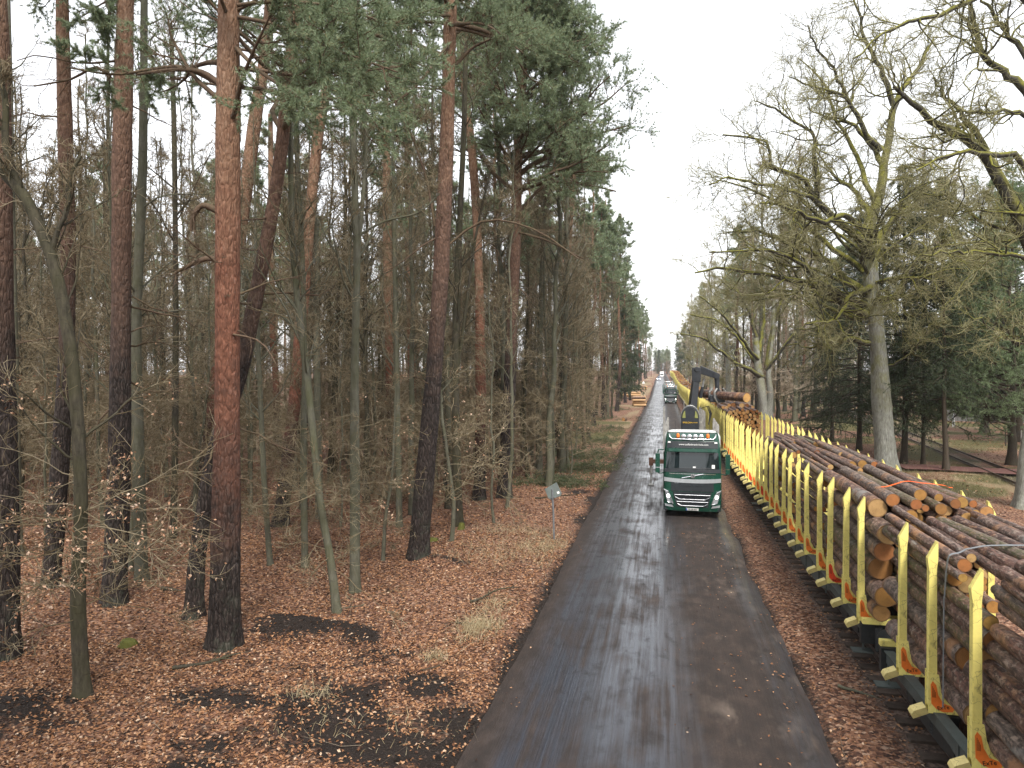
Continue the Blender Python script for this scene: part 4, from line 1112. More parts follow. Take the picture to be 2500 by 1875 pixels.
# load on the farthest truck
C = pack(43, x0=1.45 - 1.08, x1=1.45 + 1.08, zb=1.3, ztop=3.5, n=40, rlo=.14, rhi=.24, crown=.3)
zz = road_z(0, 203)
FL = NP()
for (x, z, r) in C:
    P = np.array([[[x, 205.9, z + zz], [x, 210.5, z + zz]]]); V, Q = tubes(P, np.array([[r, r * .95]]), 9); FL.add(V, Q, 0); FL.add(V[:9], np.arange(9)[None], 1)
tag(link('far_truck_logs', FL.mesh('far_truck_logs', [M_BARKF, M_CUTF])), 'orange cut logs loaded on the farthest truck of the queue', 'logs', kind='stuff')

# ================================================================== car and van far down the road
def make_car(loc, label, rz=0):
    t = thing('parked_car', label, 'car', loc); t.rotation_euler = (0, 0, rz)
    M_CAR = simple('silver_blue_paint', (.45, .50, .62), .25, .5, .2, .05)
    d = MB(); d.prism([(0, .32), (0, .75), (.12, .86), (1.0, .98), (4.1, .98), (4.25, .8), (4.25, .32)], -.88, .88, 'x'); part('body', d, M_CAR, t, None, .08)
    d = MB(); d.prism([(.95, .97), (1.7, 1.48), (3.3, 1.50), (4.1, .97)], -.76, .76, 'x'); part('cabin', d, M_GLASS, t, None, .05)
    d = MB(); d.box(-.70, .70, 1.75, 3.3, 1.485, 1.53); part('roof', d, M_CAR, t, None, .02)
    for y in (.85, 3.4):
        for s in (-1, 1):
            d = MB(); d.lathe([(0, -.1), (.31, -.1), (.31, .1), (0, .1)], (s * .80, y, .31), 'x', 16); part('wheel', d, M_TYRE, t)
    for s in (-1, 1):
        d = MB(); d.box(s * .62 - .16, s * .62 + .16, -.03, .05, .62, .76); part('headlight', d, M_LAMP, t)
    return t
make_car((-1.85, 318, road_z(0, 318)), 'small silver-blue car facing the camera far down the road', 0)
t = thing('delivery_van', 'white box van, a pale speck at the far end of the road', 'van', (-.6, 420, road_z(0, 420)))
d = MB(); d.box(-1.15, 1.15, 1.3, 6.2, .8, 3.3); part('box_body', d, M_PLATE, t, None, .05)
d = MB(); d.prism([(0, .4), (0, 1.3), (.5, 2.1), (1.28, 2.2), (1.28, .4)], -1.0, 1.0, 'x'); part('cab', d, M_PLATE, t, None, .06)
d = MB(); d.prism([(-.02, 1.32), (.47, 2.06), (.5, 2.04), (.02, 1.3)], -.9, .9, 'x'); part('windscreen', d, M_GLASS, t)
for y in (.9, 5):
    for s in (-1, 1):
        d = MB(); d.lathe([(0, -.12), (.38, -.12), (.38, .12), (0, .12)], (s * .95, y, .38), 'x', 14); part('wheel', d, M_TYRE, t)

# ================================================================== road sign seen from behind, near left
p, dd = on_ground(554.2, 541)
t = thing('road_sign', 'weathered grey square sign plate seen from behind, tilted on a thin post by the road', 'road sign', (p[0], p[1], float(gz(p[0], p[1])) - .02))
d = MB(); d.tube([(0, 0, 0), (-.03, 0, 1.1), (-.075, 0, 1.95)], .036, 10); part('post', d, M_GREY, t)
M_SIGN = simple('weathered_sign_back', (.17, .20, .19), .5, .4, .3, .2, 3, ((.07, .085, .05), .5))
M_WS = simple('white_label', (.8, .8, .8), .5, .3, 0, .05)
a = rad(24); cs, sn = math.cos(a), math.sin(a)
R_ = lambda u, v: (-.05 + u * cs - v * sn, 1.86 + u * sn + v * cs)
d = MB(); d.prism([R_(*q) for q in [(-.27, -.16), (-.20, -.27), (.22, -.26), (.29, -.18), (.27, .27), (-.26, .20)]], .02, .04, 'y'); pl = part('plate', d, M_SIGN, t, None, .008)
d = MB(); d.prism([R_(*q) for q in [(.13, -.16), (.22, -.16), (.22, -.07), (.13, -.07)]], .013, .019, 'y'); part('label_sticker', d, M_WS, pl)  # small plain white square on the plate
d = MB(); d.box(-.13, .05, -.035, .018, 1.63, 1.65); part('clamp', d, M_GREY, t)
# white notice far left of the road
t = thing('road_sign', 'tiny white triangular sign on a post far down the left verge', 'road sign', (-6.2, 235, float(rise(235))))
d = MB(); d.tube([(0, 0, 0), (0, 0, 2.2)], .05, 8); part('post', d, M_GREY, t)
d = MB(); d.prism([(-.5, 1.9), (.5, 1.9), (0, 2.8)], -.08, -.05, 'y'); part('plate', d, M_WS, t, None, .01)
# thin grey marker post right of the second truck
t = thing('marker_post', 'thin grey marker post standing right of the second truck', 'post', (3.35, 118, 0))
d = MB(); d.box(-.06, .06, -.06, .06, 0, 1.9); d.prism([(-.06, 1.9), (.06, 1.9), (0, 2.0)], -.06, .06, 'y'); part('stake', d, M_ALU, t)

# ================================================================== stacked logs on the left verge
def pile(px0, px1, pyb, n_rows, r, Lx, name, label_base, seed):
    """logs lying across the view, their flanks towards the camera"""
    p0, d0 = on_ground(px0, pyb); p1 = at_depth(px1, pyb, d0)
    rg = random.Random(seed); k = 0; cx = (p0[0] + p1[0]) / 2; L_ = abs(p1[0] - p0[0])
    for row in range(n_rows):
        for c in range(5 - row // 2):
            rr_ = r * rg.uniform(.8, 1.2)
            z = .05 + rr_ + row * r * 1.75; y = d0 + p0[0] * ST + c * r * 2.05 + (row % 2) * r
            o = put_log((cx + L_ / 2 + rg.uniform(-.25, .25), y / CT, z), rr_, L_ * rg.uniform(.95, 1.04), '%s log from the front, row %s, %s' % (ORD[c], ['one', 'two', 'three', 'four', 'five', 'six', 'seven'][row], label_base), rad(90 + rg.uniform(-2, 2)), 0, name, pale=rg.uniform(0, 1) < .7)
            k += 1
pile(633, 645.5, 406.6, 4, .26, 2.4, 'logs in the short stack on the left verge', 'short pale stack left of the road', 1)
pile(616, 640, 399.5, 4, .24, 5, 'logs in the long stack on the left verge', 'long stack behind the short one', 2)
pile(636, 646.5, 392.5, 4, .28, 3, 'logs in the far stack on the left verge', 'farther rounded stack left of the road', 3)
p, dd = on_ground(623.5, 421.5)
put_log((p[0], p[1], .27), .26, 1.2, 'short log lying end-on with a bright orange cut face on the left verge', rad(-10), 0, None, t=2, roll=1.)

# ================================================================== bark and foliage materials
def bark_pine(name, dark_to, red):
    """Scots pine: grey-brown plates low down, orange-red flaking bark above (height in the trunk's own metres)"""
    t = NT(name); v = t.coord('Object'); z = t.sep(v, 2)
    pl = t.noise(t.coord('Object', (7, 7, 2.0)), 2.2, 6, .72, .5); n = t.noise(v, 2.2, 4, .6); fl = t.noise(t.coord('Object', (1, 1, .6)), 11, 5, .7)
    vo = t.voro(t.coord('Object', (9, 9, 2.6)), 1.3, 'DISTANCE_TO_EDGE')
    low = t.ramp(pl, [(.30, (.010, .008, .007)), (.5, (.032, .024, .021)), (.66, (.085, .066, .058))])
    low = t.mix(t.maprange(vo, .0, .12, .75, 0), low, (.010, .008, .007))
    low = t.mix(t.math('MULTIPLY', t.maprange(n, .5, .7, 0, .55), t.maprange(z, 0, 3.2, 1, 0)), low, (.09, .105, .075))      # algae near the foot
    mid = t.ramp(fl, [(.3, tuple(c * .55 for c in red)), (.5, red), (.62, tuple(min(1, c * 1.4) for c in red)), (.74, (.25, .18, .155))])
    hi = t.ramp(fl, [(.3, (.11, .060, .038)), (.5, (.195, .112, .070)), (.75, (.30, .205, .145))])
    zz = t.math('ADD', z, t.math('MULTIPLY', t.math('SUBTRACT', n, .5), 6.0))
    c = t.mix(t.maprange(zz, dark_to - 2.6, dark_to + 2.2), low, mid)
    c = t.mix(t.maprange(zz, dark_to + 3.5, dark_to + 8), c, hi)
    t.bump(t.math('ADD', t.math('MULTIPLY', pl, 1.), t.math('MULTIPLY', t.maprange(vo, 0, .2), .8)), .8, .035)
    return t.fin(c, .85, .2)
def bark_smooth(name, a, b, green, gl=.5):
    t = NT(name); v = t.coord('Object'); n = t.noise(v, 1.3, 4, .6); f = t.noise(t.coord('Object', (5, 5, 1.2)), 3, 5, .7); r = t.rnd()
    c = t.ramp(f, [(.3, a), (.7, b)])
    c = t.mix(t.math('MULTIPLY', t.maprange(n, .38, .62), t.maprange(r, 0, 1, gl * .5, gl * 1.2)), c, green)
    c = t.mix(t.maprange(t.noise(t.coord('Object', (2, 2, 7)), 2.4, 3, .6), .6, .72, 0, .5), c, tuple(q * .45 for q in a))
    t.bump(f, .35, .012)
    return t.fin(c, .8, .2)
def bark_oak(name, dark=False):
    """grey bark with moss lying on the upper sides of the limbs"""
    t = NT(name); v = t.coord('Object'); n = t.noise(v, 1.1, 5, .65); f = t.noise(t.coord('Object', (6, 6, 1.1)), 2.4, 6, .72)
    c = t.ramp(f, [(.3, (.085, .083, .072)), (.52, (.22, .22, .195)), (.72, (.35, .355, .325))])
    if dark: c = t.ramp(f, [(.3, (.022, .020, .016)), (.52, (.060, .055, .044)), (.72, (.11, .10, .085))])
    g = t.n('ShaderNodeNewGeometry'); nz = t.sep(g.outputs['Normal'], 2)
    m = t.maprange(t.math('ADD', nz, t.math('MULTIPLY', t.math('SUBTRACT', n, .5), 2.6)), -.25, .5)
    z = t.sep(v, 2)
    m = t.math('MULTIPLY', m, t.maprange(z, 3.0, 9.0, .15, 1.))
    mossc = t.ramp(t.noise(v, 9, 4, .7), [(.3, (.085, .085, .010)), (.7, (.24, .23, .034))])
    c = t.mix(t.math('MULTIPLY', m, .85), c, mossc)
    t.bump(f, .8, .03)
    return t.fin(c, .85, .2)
def twigmat(name, stops):
    t = NT(name); return t.fin(t.ramp(t.island(), stops), .8, .15)
def needlemat(name, stops, tr=.35):
    t = NT(name); c = t.ramp(t.island(), stops)
    n = t.noise(t.coord('Object'), .8, 3, .6); c = t.mix(t.maprange(n, .35, .65, 0, .35), c, t.mix(.5, c, (.10, .11, .04)))
    m = t.fin(c, .6, .25)
    tl = t.n('ShaderNodeBsdfTranslucent'); t.l(c, tl.inputs[0]); mx = t.n('ShaderNodeMixShader'); mx.inputs[0].default_value = tr
    t.l(t.b.outputs[0], mx.inputs[1]); t.l(tl.outputs[0], mx.inputs[2]); t.l(mx.outputs[0], t.out.inputs[0]); return m
M_PINE = bark_pine('pine_bark', 4.6, (.145, .062, .039))
M_PINE2 = bark_pine('pine_bark_dark', 8.5, (.105, .062, .044)); M_PINEF = bark_pine('far_pine_bark', 6.5, (.135, .070, .047))
M_BEECH = bark_smooth('beech_bark', (.070, .066, .048), (.135, .13, .098), (.066, .070, .028))
M_BEECHD = bark_smooth('mossy_dark_bark', (.020, .018, .013), (.082, .070, .050), (.046, .045, .018), .6)
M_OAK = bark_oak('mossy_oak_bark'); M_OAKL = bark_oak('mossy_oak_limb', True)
M_SPB = bark_smooth('spruce_bark', (.034, .026, .019), (.072, .054, .039), (.055, .05, .03), .5)
M_TW = twigmat('bare_twig', [(0, (.085, .063, .036)), (.5, (.165, .130, .077)), (1, (.28, .235, .16))])
M_TWO = twigmat('oak_twig', [(0, (.13, .12, .048)), (.5, (.225, .208, .10)), (1, (.32, .30, .18))])
M_TWB = twigmat('brown_twig', [(0, (.19, .145, .10)), (.5, (.30, .245, .18)), (1, (.40, .34, .26))])
M_DEADL = leafmat('withered_leaf', [(0, (.22, .11, .06)), (.4, (.36, .20, .12)), (.75, (.46, .30, .20)), (1, (.56, .42, .32))])
M_NP = needlemat('pine_needle', [(0, (.125, .14, .068)), (.3, (.175, .225, .125)), (.65, (.24, .305, .185)), (.92, (.33, .41, .27)), (1, (.34, .25, .11))])
M_NW = needlemat('soft_pine_needle', [(0, (.12, .15, .070)), (.4, (.175, .24, .125)), (.8, (.24, .315, .175)), (1, (.31, .38, .22))])
M_NS = needlemat('spruce_needle', [(0, (.024, .034, .018)), (.4, (.042, .064, .036)), (.8, (.068, .098, .055)), (1, (.10, .105, .05))], .2)
M_NY = needlemat('yellow_green_needle', [(0, (.13, .15, .07)), (.5, (.20, .24, .12)), (1, (.28, .31, .17))])

# ================================================================== tree growing
def curve_pts(pts, n):
    """smooth resample of a handful of points (Catmull-Rom)"""
    P = np.array(pts, float); m = len(P)
    if m == 2: return P[0] + (P[1] - P[0]) * np.linspace(0, 1, n)[:, None]
    E = np.concatenate([[2 * P[0] - P[1]], P, [2 * P[-1] - P[-2]]])
    t = np.linspace(0, m - 1 - 1e-6, n); i = t.astype(int); u = (t - i)[:, None]
    a, b, c, d = E[i], E[i + 1], E[i + 2], E[i + 3]
    return .5 * ((2 * b) + (c - a) * u + (2 * a - 5 * b + 4 * c - d) * u ** 2 + (3 * b - a - 3 * c + d) * u ** 3)

def stem_mesh(name, P, R, mat, k=14, seed=0, flare=1.35, wob=.05):
    """trunk: tapered tube with an uneven outline and a root flare"""
    rg = np.random.default_rng(seed); N = NP(); n = len(P)
    R = R.copy(); z = P[:, 2] - P[0, 2]
    V, Q = tubes(P[None], R[None], k)
    V = V.reshape(n, k, 3); c = P[:, None, :]
    a = np.arange(k) * 2 * PI / k
    f = 1 + (flare - 1) * np.exp(-z / (R[0] * 1.3))[:, None] * (1 + .35 * np.sin(4 * a + rg.uniform(0, 6)) + .25 * np.sin(3 * a + rg.uniform(0, 6)))[None]
    f = f * (1 + rg.normal(0, wob * .4, (n, k)) + wob * np.sin(2 * a[None] + z[:, None] * .7 + rg.uniform(0, 6)))
    V = c + (V - c) * f[:, :, None]
    return V.reshape(-1, 3), Q

def straight(rng, H, r0, r1, n=22, lean=.02, wander=.05):
    t = np.linspace(0, 1, n); q = np.cumsum(rng.normal(0, wander, (n, 2)), 0); q -= q[0]
    P = np.stack([q[:, 0] + lean * H * t * math.cos(rng.uniform(0, 6)), q[:, 1] + lean * H * t, t * H], 1)
    return P, r0 + (r1 - r0) * t ** .8

def bare_crown(rng, N, P, R, h0, n1, l1, n2=7, n3=7, ang=(42, 12), up=.06, wander=.16, rmin=.007, low=0, lowlen=2.0, k1=5, l2f=.42, l3f=.36, tw=1, leaves=0, n4=0, prof=1.0):
    """leafless crown on trunk polyline P,R (n,3),(n,)"""
    n = len(P); z = (P[:, 2] - P[0, 2]) / (P[-1, 2] - P[0, 2])
    tt = np.sort(rng.uniform(h0, .98, n1)); S, T, r = sample(P[None], R[None], np.zeros(n1, int), tt)
    az = rng.uniform(0, 2 * PI, n1) ; a = np.radians(rng.normal(*ang, n1) - 18 * (tt - h0) / (1 - h0))
    D = np.stack([np.cos(az) * np.sin(a), np.sin(az) * np.sin(a), np.cos(a)], 1)
    L = l1 * (1.05 - prof * .75 * (tt - h0) / (1 - h0)) * rng.uniform(.55, 1.15, n1)
    P1, R1 = grow(rng, S, D, L, np.minimum(r * .5, .012 + L * .008), 9, wander, up, .2)
    N.tubes(P1, R1, k1, 0)
    sets = [(P1, R1, L)]
    if low:   # thin shade branches on the lower trunk
        tl = rng.uniform(.10, max(h0, .14), low); S, T, r = sample(P[None], R[None], np.zeros(low, int), tl)
        az = rng.uniform(0, 2 * PI, low); D = np.stack([np.cos(az), np.sin(az), rng.normal(.05, .25, low)], 1)
        Ll = lowlen * rng.uniform(.4, 1.2, low); Pl, Rl = grow(rng, S, D, Ll, .005 + Ll * .003, 8, .17, -.01, .25); N.tubes(Pl, Rl, 4, tw); sets.append((Pl, Rl, Ll))
    LP = []
    for Pa, Ra, La in sets:
        S, D, r, t, pi = spawn(rng, Pa, Ra, n2, .18, 1., (46, 14))
        L2 = La[pi] * l2f * (1.15 - .7 * t) * rng.uniform(.5, 1.3, len(t))
        P2, R2 = grow(rng, S, D, L2, np.maximum(r, rmin * 1.3), 6, wander * 1.2, up * .7, .4); N.tubes(P2, np.maximum(R2, rmin), 3, tw)
        S, D, r, t, pi = spawn(rng, P2, R2, n3, .15, 1., (45, 14))
        L3 = L2[pi] * l3f * rng.uniform(.6, 1.5, len(t)) + .12
        P3, R3 = grow(rng, S, D, L3, np.full(len(t), rmin), 4, wander * 1.3, up * .5, .55); N.tubes(P3, R3, 3, tw)
        if n4:
            S, D, r, t, pi = spawn(rng, P3, R3, n4, .2, 1., (45, 14)); L4 = L3[pi] * .5 * rng.uniform(.5, 1.4, len(t)) + .08
            P4, R4 = grow(rng, S, D, L4, np.full(len(t), rmin * .8), 3, .2, .0, .6); N.tubes(P4, R4, 3, tw); P3 = P4
        LP.append(P3)
    return LP

def tree(name, label, cat, loc, group, trunk, crown, rz=0., s=1., kind=None):
    t = thing(name, label, cat, loc, group); t.rotation_euler = (0, 0, rz); t.scale = (s, s, s)
    link('trunk', trunk, t)
    if crown is not None: link('crown', crown, t)
    return t

def pine_crown(rng, N, P, R, h0, nb, bl, n2=9, n3=6, nbl=13, ln=.12, w=.014, droop=-.02, ang=(72, 14), dead=0, deadlen=2.2, azbias=None, every=2, prof=.8, yellow=False):
    tt = np.sort(rng.uniform(h0, .99, nb)); S, T, r = sample(P[None], R[None], np.zeros(nb, int), tt)
    az = rng.uniform(0, 2 * PI, nb)
    if azbias is not None: az = np.where(rng.uniform(0, 1, nb) < .45, rng.normal(azbias, .6, nb), az)
    q = (tt - h0) / (1 - h0); a = np.radians(rng.normal(*ang, nb) - 40 * q ** 1.5)
    D = np.stack([np.cos(az) * np.sin(a), np.sin(az) * np.sin(a), np.cos(a)], 1)
    L = bl * (1.05 - prof * q ** 1.3) * rng.uniform(.6, 1.15, nb)
    P1, R1 = grow(rng, S, D, L, np.minimum(r * .5, .015 + L * .016), 9, .13, .02, .2); N.tubes(P1, R1, 6, 0)
    S, D, r, t, pi = spawn(rng, P1, R1, n2, .32, 1., (52, 14), .55, .45)
    L2 = L[pi] * .36 * (1.2 - .6 * t) * rng.uniform(.5, 1.3, len(t)); P2, R2 = grow(rng, S, D, L2, np.maximum(r, .007), 6, .15, .03, .4); N.tubes(P2, R2, 4, 0)
    S, D, r, t, pi = spawn(rng, P2, R2, n3, .25, 1., (45, 14), .6, .3)
    L3 = L2[pi] * .38 * rng.uniform(.6, 1.3, len(t)) + .12; P3, R3 = grow(rng, S, D, L3, np.full(len(t), .006), 5, .14, .05, .7); N.tubes(P3, R3, 3, 0)
    for Pq in (P3[:, 1::every], P2[:, 3::2]):
        m, n, _ = Pq.shape; A = np.empty_like(Pq)
        A[:, :-1] = unit(Pq[:, 1:] - Pq[:, :-1]) if n > 1 else 0
        A[:, -1] = unit(Pq[:, -1] - Pq[:, -2]) if n > 1 else np.array([0, 0, 1.])
        N.add(*blades(rng, Pq.reshape(-1, 3), A.reshape(-1, 3), nbl, ln, w, .62), 1)
    if dead:
        td = rng.uniform(min(.2, h0 * .5), h0, dead); S, T, r = sample(P[None], R[None], np.zeros(dead, int), td); az = rng.uniform(0, 2 * PI, dead)
        D = np.stack([np.cos(az), np.sin(az), rng.normal(-.05, .25, dead)], 1); Ld = deadlen * rng.uniform(.15, 1.2, dead)
        Pd, Rd = grow(rng, S, D, Ld, .012 + Ld * .010, 7, .22, -.02, .3); N.tubes(Pd, Rd, 5, 0)
        S, D, r, t, pi = spawn(rng, Pd, Rd, 5, .3, 1., (50, 15)); L2 = Ld[pi] * .35 * rng.uniform(.4, 1.3, len(t)); P2, R2 = grow(rng, S, D, L2, np.maximum(r, .007), 5, .2, 0, .4); N.tubes(P2, R2, 3, 0)
        S, D, r, t, pi = spawn(rng, P2, R2, 4, .2, 1., (50, 15)); L3 = L2[pi] * .45; P3, R3 = grow(rng, S, D, L3, np.full(len(t), .006), 4, .2, 0, .6); N.tubes(P3, R3, 3, 0)

def spruce_crown(rng, N, P, R, h0, bl, nb=70, ln=.10, w=.03, n2=14, nbl=7, hang=-.10):
    tt = h0 + (1 - h0) * np.sort(rng.uniform(0, .995, nb)); S, T, r = sample(P[None], R[None], np.zeros(nb, int), tt)
    az = rng.uniform(0, 2 * PI, nb); q = (tt - h0) / (1 - h0)
    D = np.stack([np.cos(az), np.sin(az), rng.normal(-.12, .15, nb) + .7 * q ** 2], 1)
    L = bl * (1.03 - q) ** .8 * rng.uniform(.65, 1.15, nb) + .25
    P1, R1 = grow(rng, S, D, L, .012 + L * .009, 9, .07, -.03, .25); N.tubes(P1, R1, 4, 0)
    S, D, r, t, pi = spawn(rng, P1, R1, n2, .12, 1., (58, 12), .5, .75)
    D[:, 2] -= .35
    L2 = (L[pi] * .30 * (1.15 - .7 * t) + .18) * rng.uniform(.6, 1.3, len(t)); P2, R2 = grow(rng, S, D, L2, np.full(len(t), .006), 6, .10, hang, .6); N.tubes(P2, R2, 3, 0)
    Q = P2[:, 1:]; m, n, _ = Q.shape; A = np.empty_like(Q); A[:, :-1] = unit(Q[:, 1:] - Q[:, :-1]); A[:, -1] = A[:, -2]
    N.add(*blades(rng, Q.reshape(-1, 3), A.reshape(-1, 3), nbl, ln, w, .75), 1)
    Q = P1[:, 2:]; A = unit(np.diff(P1, axis=1)[:, 1:]); N.add(*blades(rng, Q.reshape(-1, 3), A.reshape(-1, 3), nbl, ln, w, .8), 1)

def trunk_of(name, P, R, mat, k=12, seed=0, flare=1.35, extra=None):
    N = NP(); N.add(*stem_mesh(name, P, R, mat, k, seed, flare))
    if extra:
        for p, r in extra: N.tubes(p, r, 6, 0)
    return N.mesh(name, [mat])
def dpx(dx, dy): return dx / 2.16016, dy / 2.16016          # reading from the 2212-wide view of the photograph

def hero_path(pts, d, base_z=0.0):
    """trunk centre line through picture points (2212-wide reading), the first on the ground at depth d; returns local points, world base"""
    W = np.array([at_depth(*dpx(x, y), d + (q[0] if q else 0)) for x, y, *q in pts]); b = W[0].copy()
    zb = float(gz(b[0], b[1])) - .08; W[:, 2] += 0; W[0, 2] = zb
    return W - np.array([b[0], b[1], zb]), np.array([b[0], b[1], zb])
def base_depth(x, y):
    px, py = dpx(x, y); return CAMH * FPX / (py - VY)

HERO = []      # (px of base, depth, short name) for the labels of the trees behind them
GP, GB = 'tall pines in the wood left of the road', 'slim bare trees in the wood left of the road'
# ================================================================== pines one can tell apart, left wood
def hero_pine(pts, wb, wt, label, short, seed, mat, ztop=24., crown=None, k=14, dead=10, d=None, stubs=()):
    """pts read from the photograph (2212-wide); wb, wt: width at base and at the top of the picture in the same pixels"""
    d = d or base_depth(*pts[0][:2]); L, b = hero_path(pts, d); mpp = d / FPX / 2.16016
    # carry the stem on above the picture
    dv = L[-1] - L[-2]; dv = dv / dv[2]
    zs = L[-1, 2]
    if ztop > zs + .5: L = np.concatenate([L, [L[-1] + dv * (ztop - zs) * np.array([.6, .6, 1])]])
    P = curve_pts(L, 40); z = P[:, 2]
    r0, rt = wb * mpp / 2, wt * mpp / 2
    R = np.where(z < zs, r0 + (rt - r0) * (z / zs) ** .7, rt * np.clip(1 - (z - zs) / max(.1, ztop + .5 - zs), .12, 1))
    rg = np.random.default_rng(seed)
    t = thing('pine_tree', label, 'pine tree', b, GP)
    link('trunk', trunk_of('trunk', P, R, mat, k, seed, 1.28), t)
    N = NP()
    if crown: pine_crown(rg, N, P, R, **dict(dict(dead=dead), **crown))
    else: pine_crown(rg, N, P, R, h0=.8, nb=14, bl=3, dead=dead)
    for pl, w0 in stubs:        # single branches read from the photograph
        W = np.array([at_depth(*dpx(x, y), d + (q[0] if q else 0)) for x, y, *q in pl]) - b
        Pq = curve_pts(W, 10)[None]; N.tubes(Pq, np.linspace(w0 * mpp / 2, w0 * mpp / 5, 10)[None], 7, 0)
        S, D, r, tt, pi = spawn(rg, Pq, np.full((1, 10), .02), 9, .3, 1., (45, 14)); L2 = rg.uniform(.3, 1.1, 9); P2, R2 = grow(rg, S, D, L2, np.full(9, .012), 6, .2, .02, .4); N.tubes(P2, R2, 4, 0)
        S, D, r, tt, pi = spawn(rg, P2, R2, 6, .2, 1., (45, 14)); P3, R3 = grow(rg, S, D, rg.uniform(.15, .5, len(S)), np.full(len(S), .006), 4, .2, .0, .6); N.tubes(P3, R3, 3, 0)
    link('crown', N.mesh('crown', [M_BRP, M_NP]), t)
    HERO.append((dpx(*pts[0][:2])[0], d, short)); return t
M_BRP = bark_smooth('pine_branch', (.060, .040, .028), (.135, .088, .060), (.085, .075, .035), .5)
NEAR = dict(h0=.56, nb=26, bl=4.6, n2=9, n3=7, nbl=20, ln=.13, w=.013, every=1)
MIDC = dict(h0=.50, nb=34, bl=4.4, n2=9, n3=6, nbl=16, ln=.19, w=.022)
hero_pine([(3, 1420), (2, 900), (-4, 500), (-8, 60)], 58, 60, 'dark-footed pine cut by the left edge of the picture', 'edge pine', 1, M_PINE2, 22, dict(NEAR, h0=.86, nb=8))
hero_pine([(105, 1275), (125, 1040), (142, 800), (150, 560), (146, 300), (142, 0)], 38, 26, 'pine with a dark leaning foot behind the crooked mossy tree', 'crooked tree', 2, M_PINE2, 22, dict(NEAR, h0=.84, nb=8))
hero_pine([(243, 1305), (256, 1000), (262, 700), (268, 350), (278, 0)], 50, 34, 'brown pine left of the big red pine', 'brown pine', 3, M_PINE2, 22, dict(NEAR, h0=.78, nb=10), stubs=[([(262, 190), (215, 150), (160, 175), (80, 190)], 8)])
hero_pine([(480, 1405), (487, 1100), (491, 800), (494, 500), (496, 250), (499, 0)], 64, 45, 'thickest pine, glowing red above a blackish foot, in the left foreground', 'big red pine', 4, M_PINE, 23,
          dict(NEAR, h0=.62, nb=10, bl=3.6), k=20, stubs=[([(478, 185), (440, 160), (380, 155), (300, 165, .4)], 14), ([(518, 152), (590, 160), (680, 175, .3)], 11), ([(475, 458), (440, 445), (420, 470), (415, 500)], 16), ([(474, 562), (445, 560), (410, 575), (380, 590)], 15)])
hero_pine([(415, 1335), (422, 1220), (440, 1100), (470, 950), (518, 806), (560, 610), (600, 400), (622, 220), (640, 60)], 40, 26, 'strongly leaning dark pine that crosses behind the big red pine', 'leaning pine', 5, M_PINE2, 19, dict(NEAR, h0=.72, nb=14))
hero_pine([(430, 1089), (455, 900), (500, 650), (530, 440), (556, 250), (577, 120), (590, 0)], 34, 24, 'pale orange pine showing above and beside the big red pine', 'pale pine', 6, M_PINE, 26, dict(MIDC, h0=.70))
hero_pine([(603, 1135), (625, 960), (640, 830), (660, 600), (685, 330), (706, 200), (722, 60)], 32, 19, 'slanting pine with an orange top right of the big red pine', 'slanting pine', 7, M_PINE, 22, dict(MIDC, h0=.72, nb=20))
hero_pine([(902, 1210), (920, 1000), (938, 800), (952, 600), (966, 300), (973, 60), (976, -40)], 44, 27, 'tall dark-footed pine nearest the road, red in its middle', 'tall middle pine', 8, M_PINE2, 21,
          dict(NEAR, h0=.66, nb=30, bl=4.4, nbl=18, ln=.15, w=.017), k=18, stubs=[([(985, 145), (1020, 110), (1060, 90, -.6)], 9), ([(940, 490), (925, 400), (900, 320), (870, 240)], 7), ([(935, 560), (1040, 480), (1150, 495, -1), (1250, 560, -2)], 6)])
hero_pine([(1090, 1075), (1100, 850), (1112, 560), (1120, 300), (1130, 150), (1138, 0)], 32, 17, 'dark pine carrying the big green crown that overhangs the road', 'crown pine', 9, M_PINE2, 23.5,
          dict(h0=.50, nb=84, bl=6.2, n2=14, n3=8, nbl=13, ln=.2, w=.024, every=1, azbias=0.05, dead=16, prof=.72), k=16, stubs=[([(1112, 470), (1180, 400), (1260, 400), (1330, 415, -1)], 8), ([(1110, 500), (1180, 520, -1), (1260, 560, -2)], 6)])
hero_pine([(1035, 1080), (1038, 800), (1032, 520), (1020, 330), (1005, 200), (990, 60)], 26, 15, 'reddish pine bending left at its top, just left of the crown pine', 'bent pine', 10, M_PINE, 23, dict(MIDC, h0=.74, nb=20, bl=3.4))
hero_pine([(1200, 975), (1210, 850), (1222, 640), (1236, 430), (1240, 350)], 14, 9, 'slender pine with a black foot near the green brushwood', 'brushwood pine', 11, M_PINE2, 24, dict(MIDC, h0=.6, nb=30, bl=3.4, ln=.26, w=.035), d=57)
for i, (x, y, yb, w_, lab, sh) in enumerate([(838, 560, 1010, 22, 'faint orange pine behind the forked beech', 'faint pine'), (883, 500, 1000, 17, 'straight red pine deep in the wood, left of the tall middle pine', 'deep pine'), (589, 700, 1000, 14, 'very thin red pine deep behind the slanting pine', 'thin pine')]):
    hero_pine([(x + 12, yb), (x + 6, 800), (x, y), (x - 2, 250)], w_ * 1.15, w_ * .75, lab, sh, 20 + i, M_PINE, 25, dict(MIDC, h0=.68, nb=26, ln=.28, w=.035), d=46 + 4 * i)
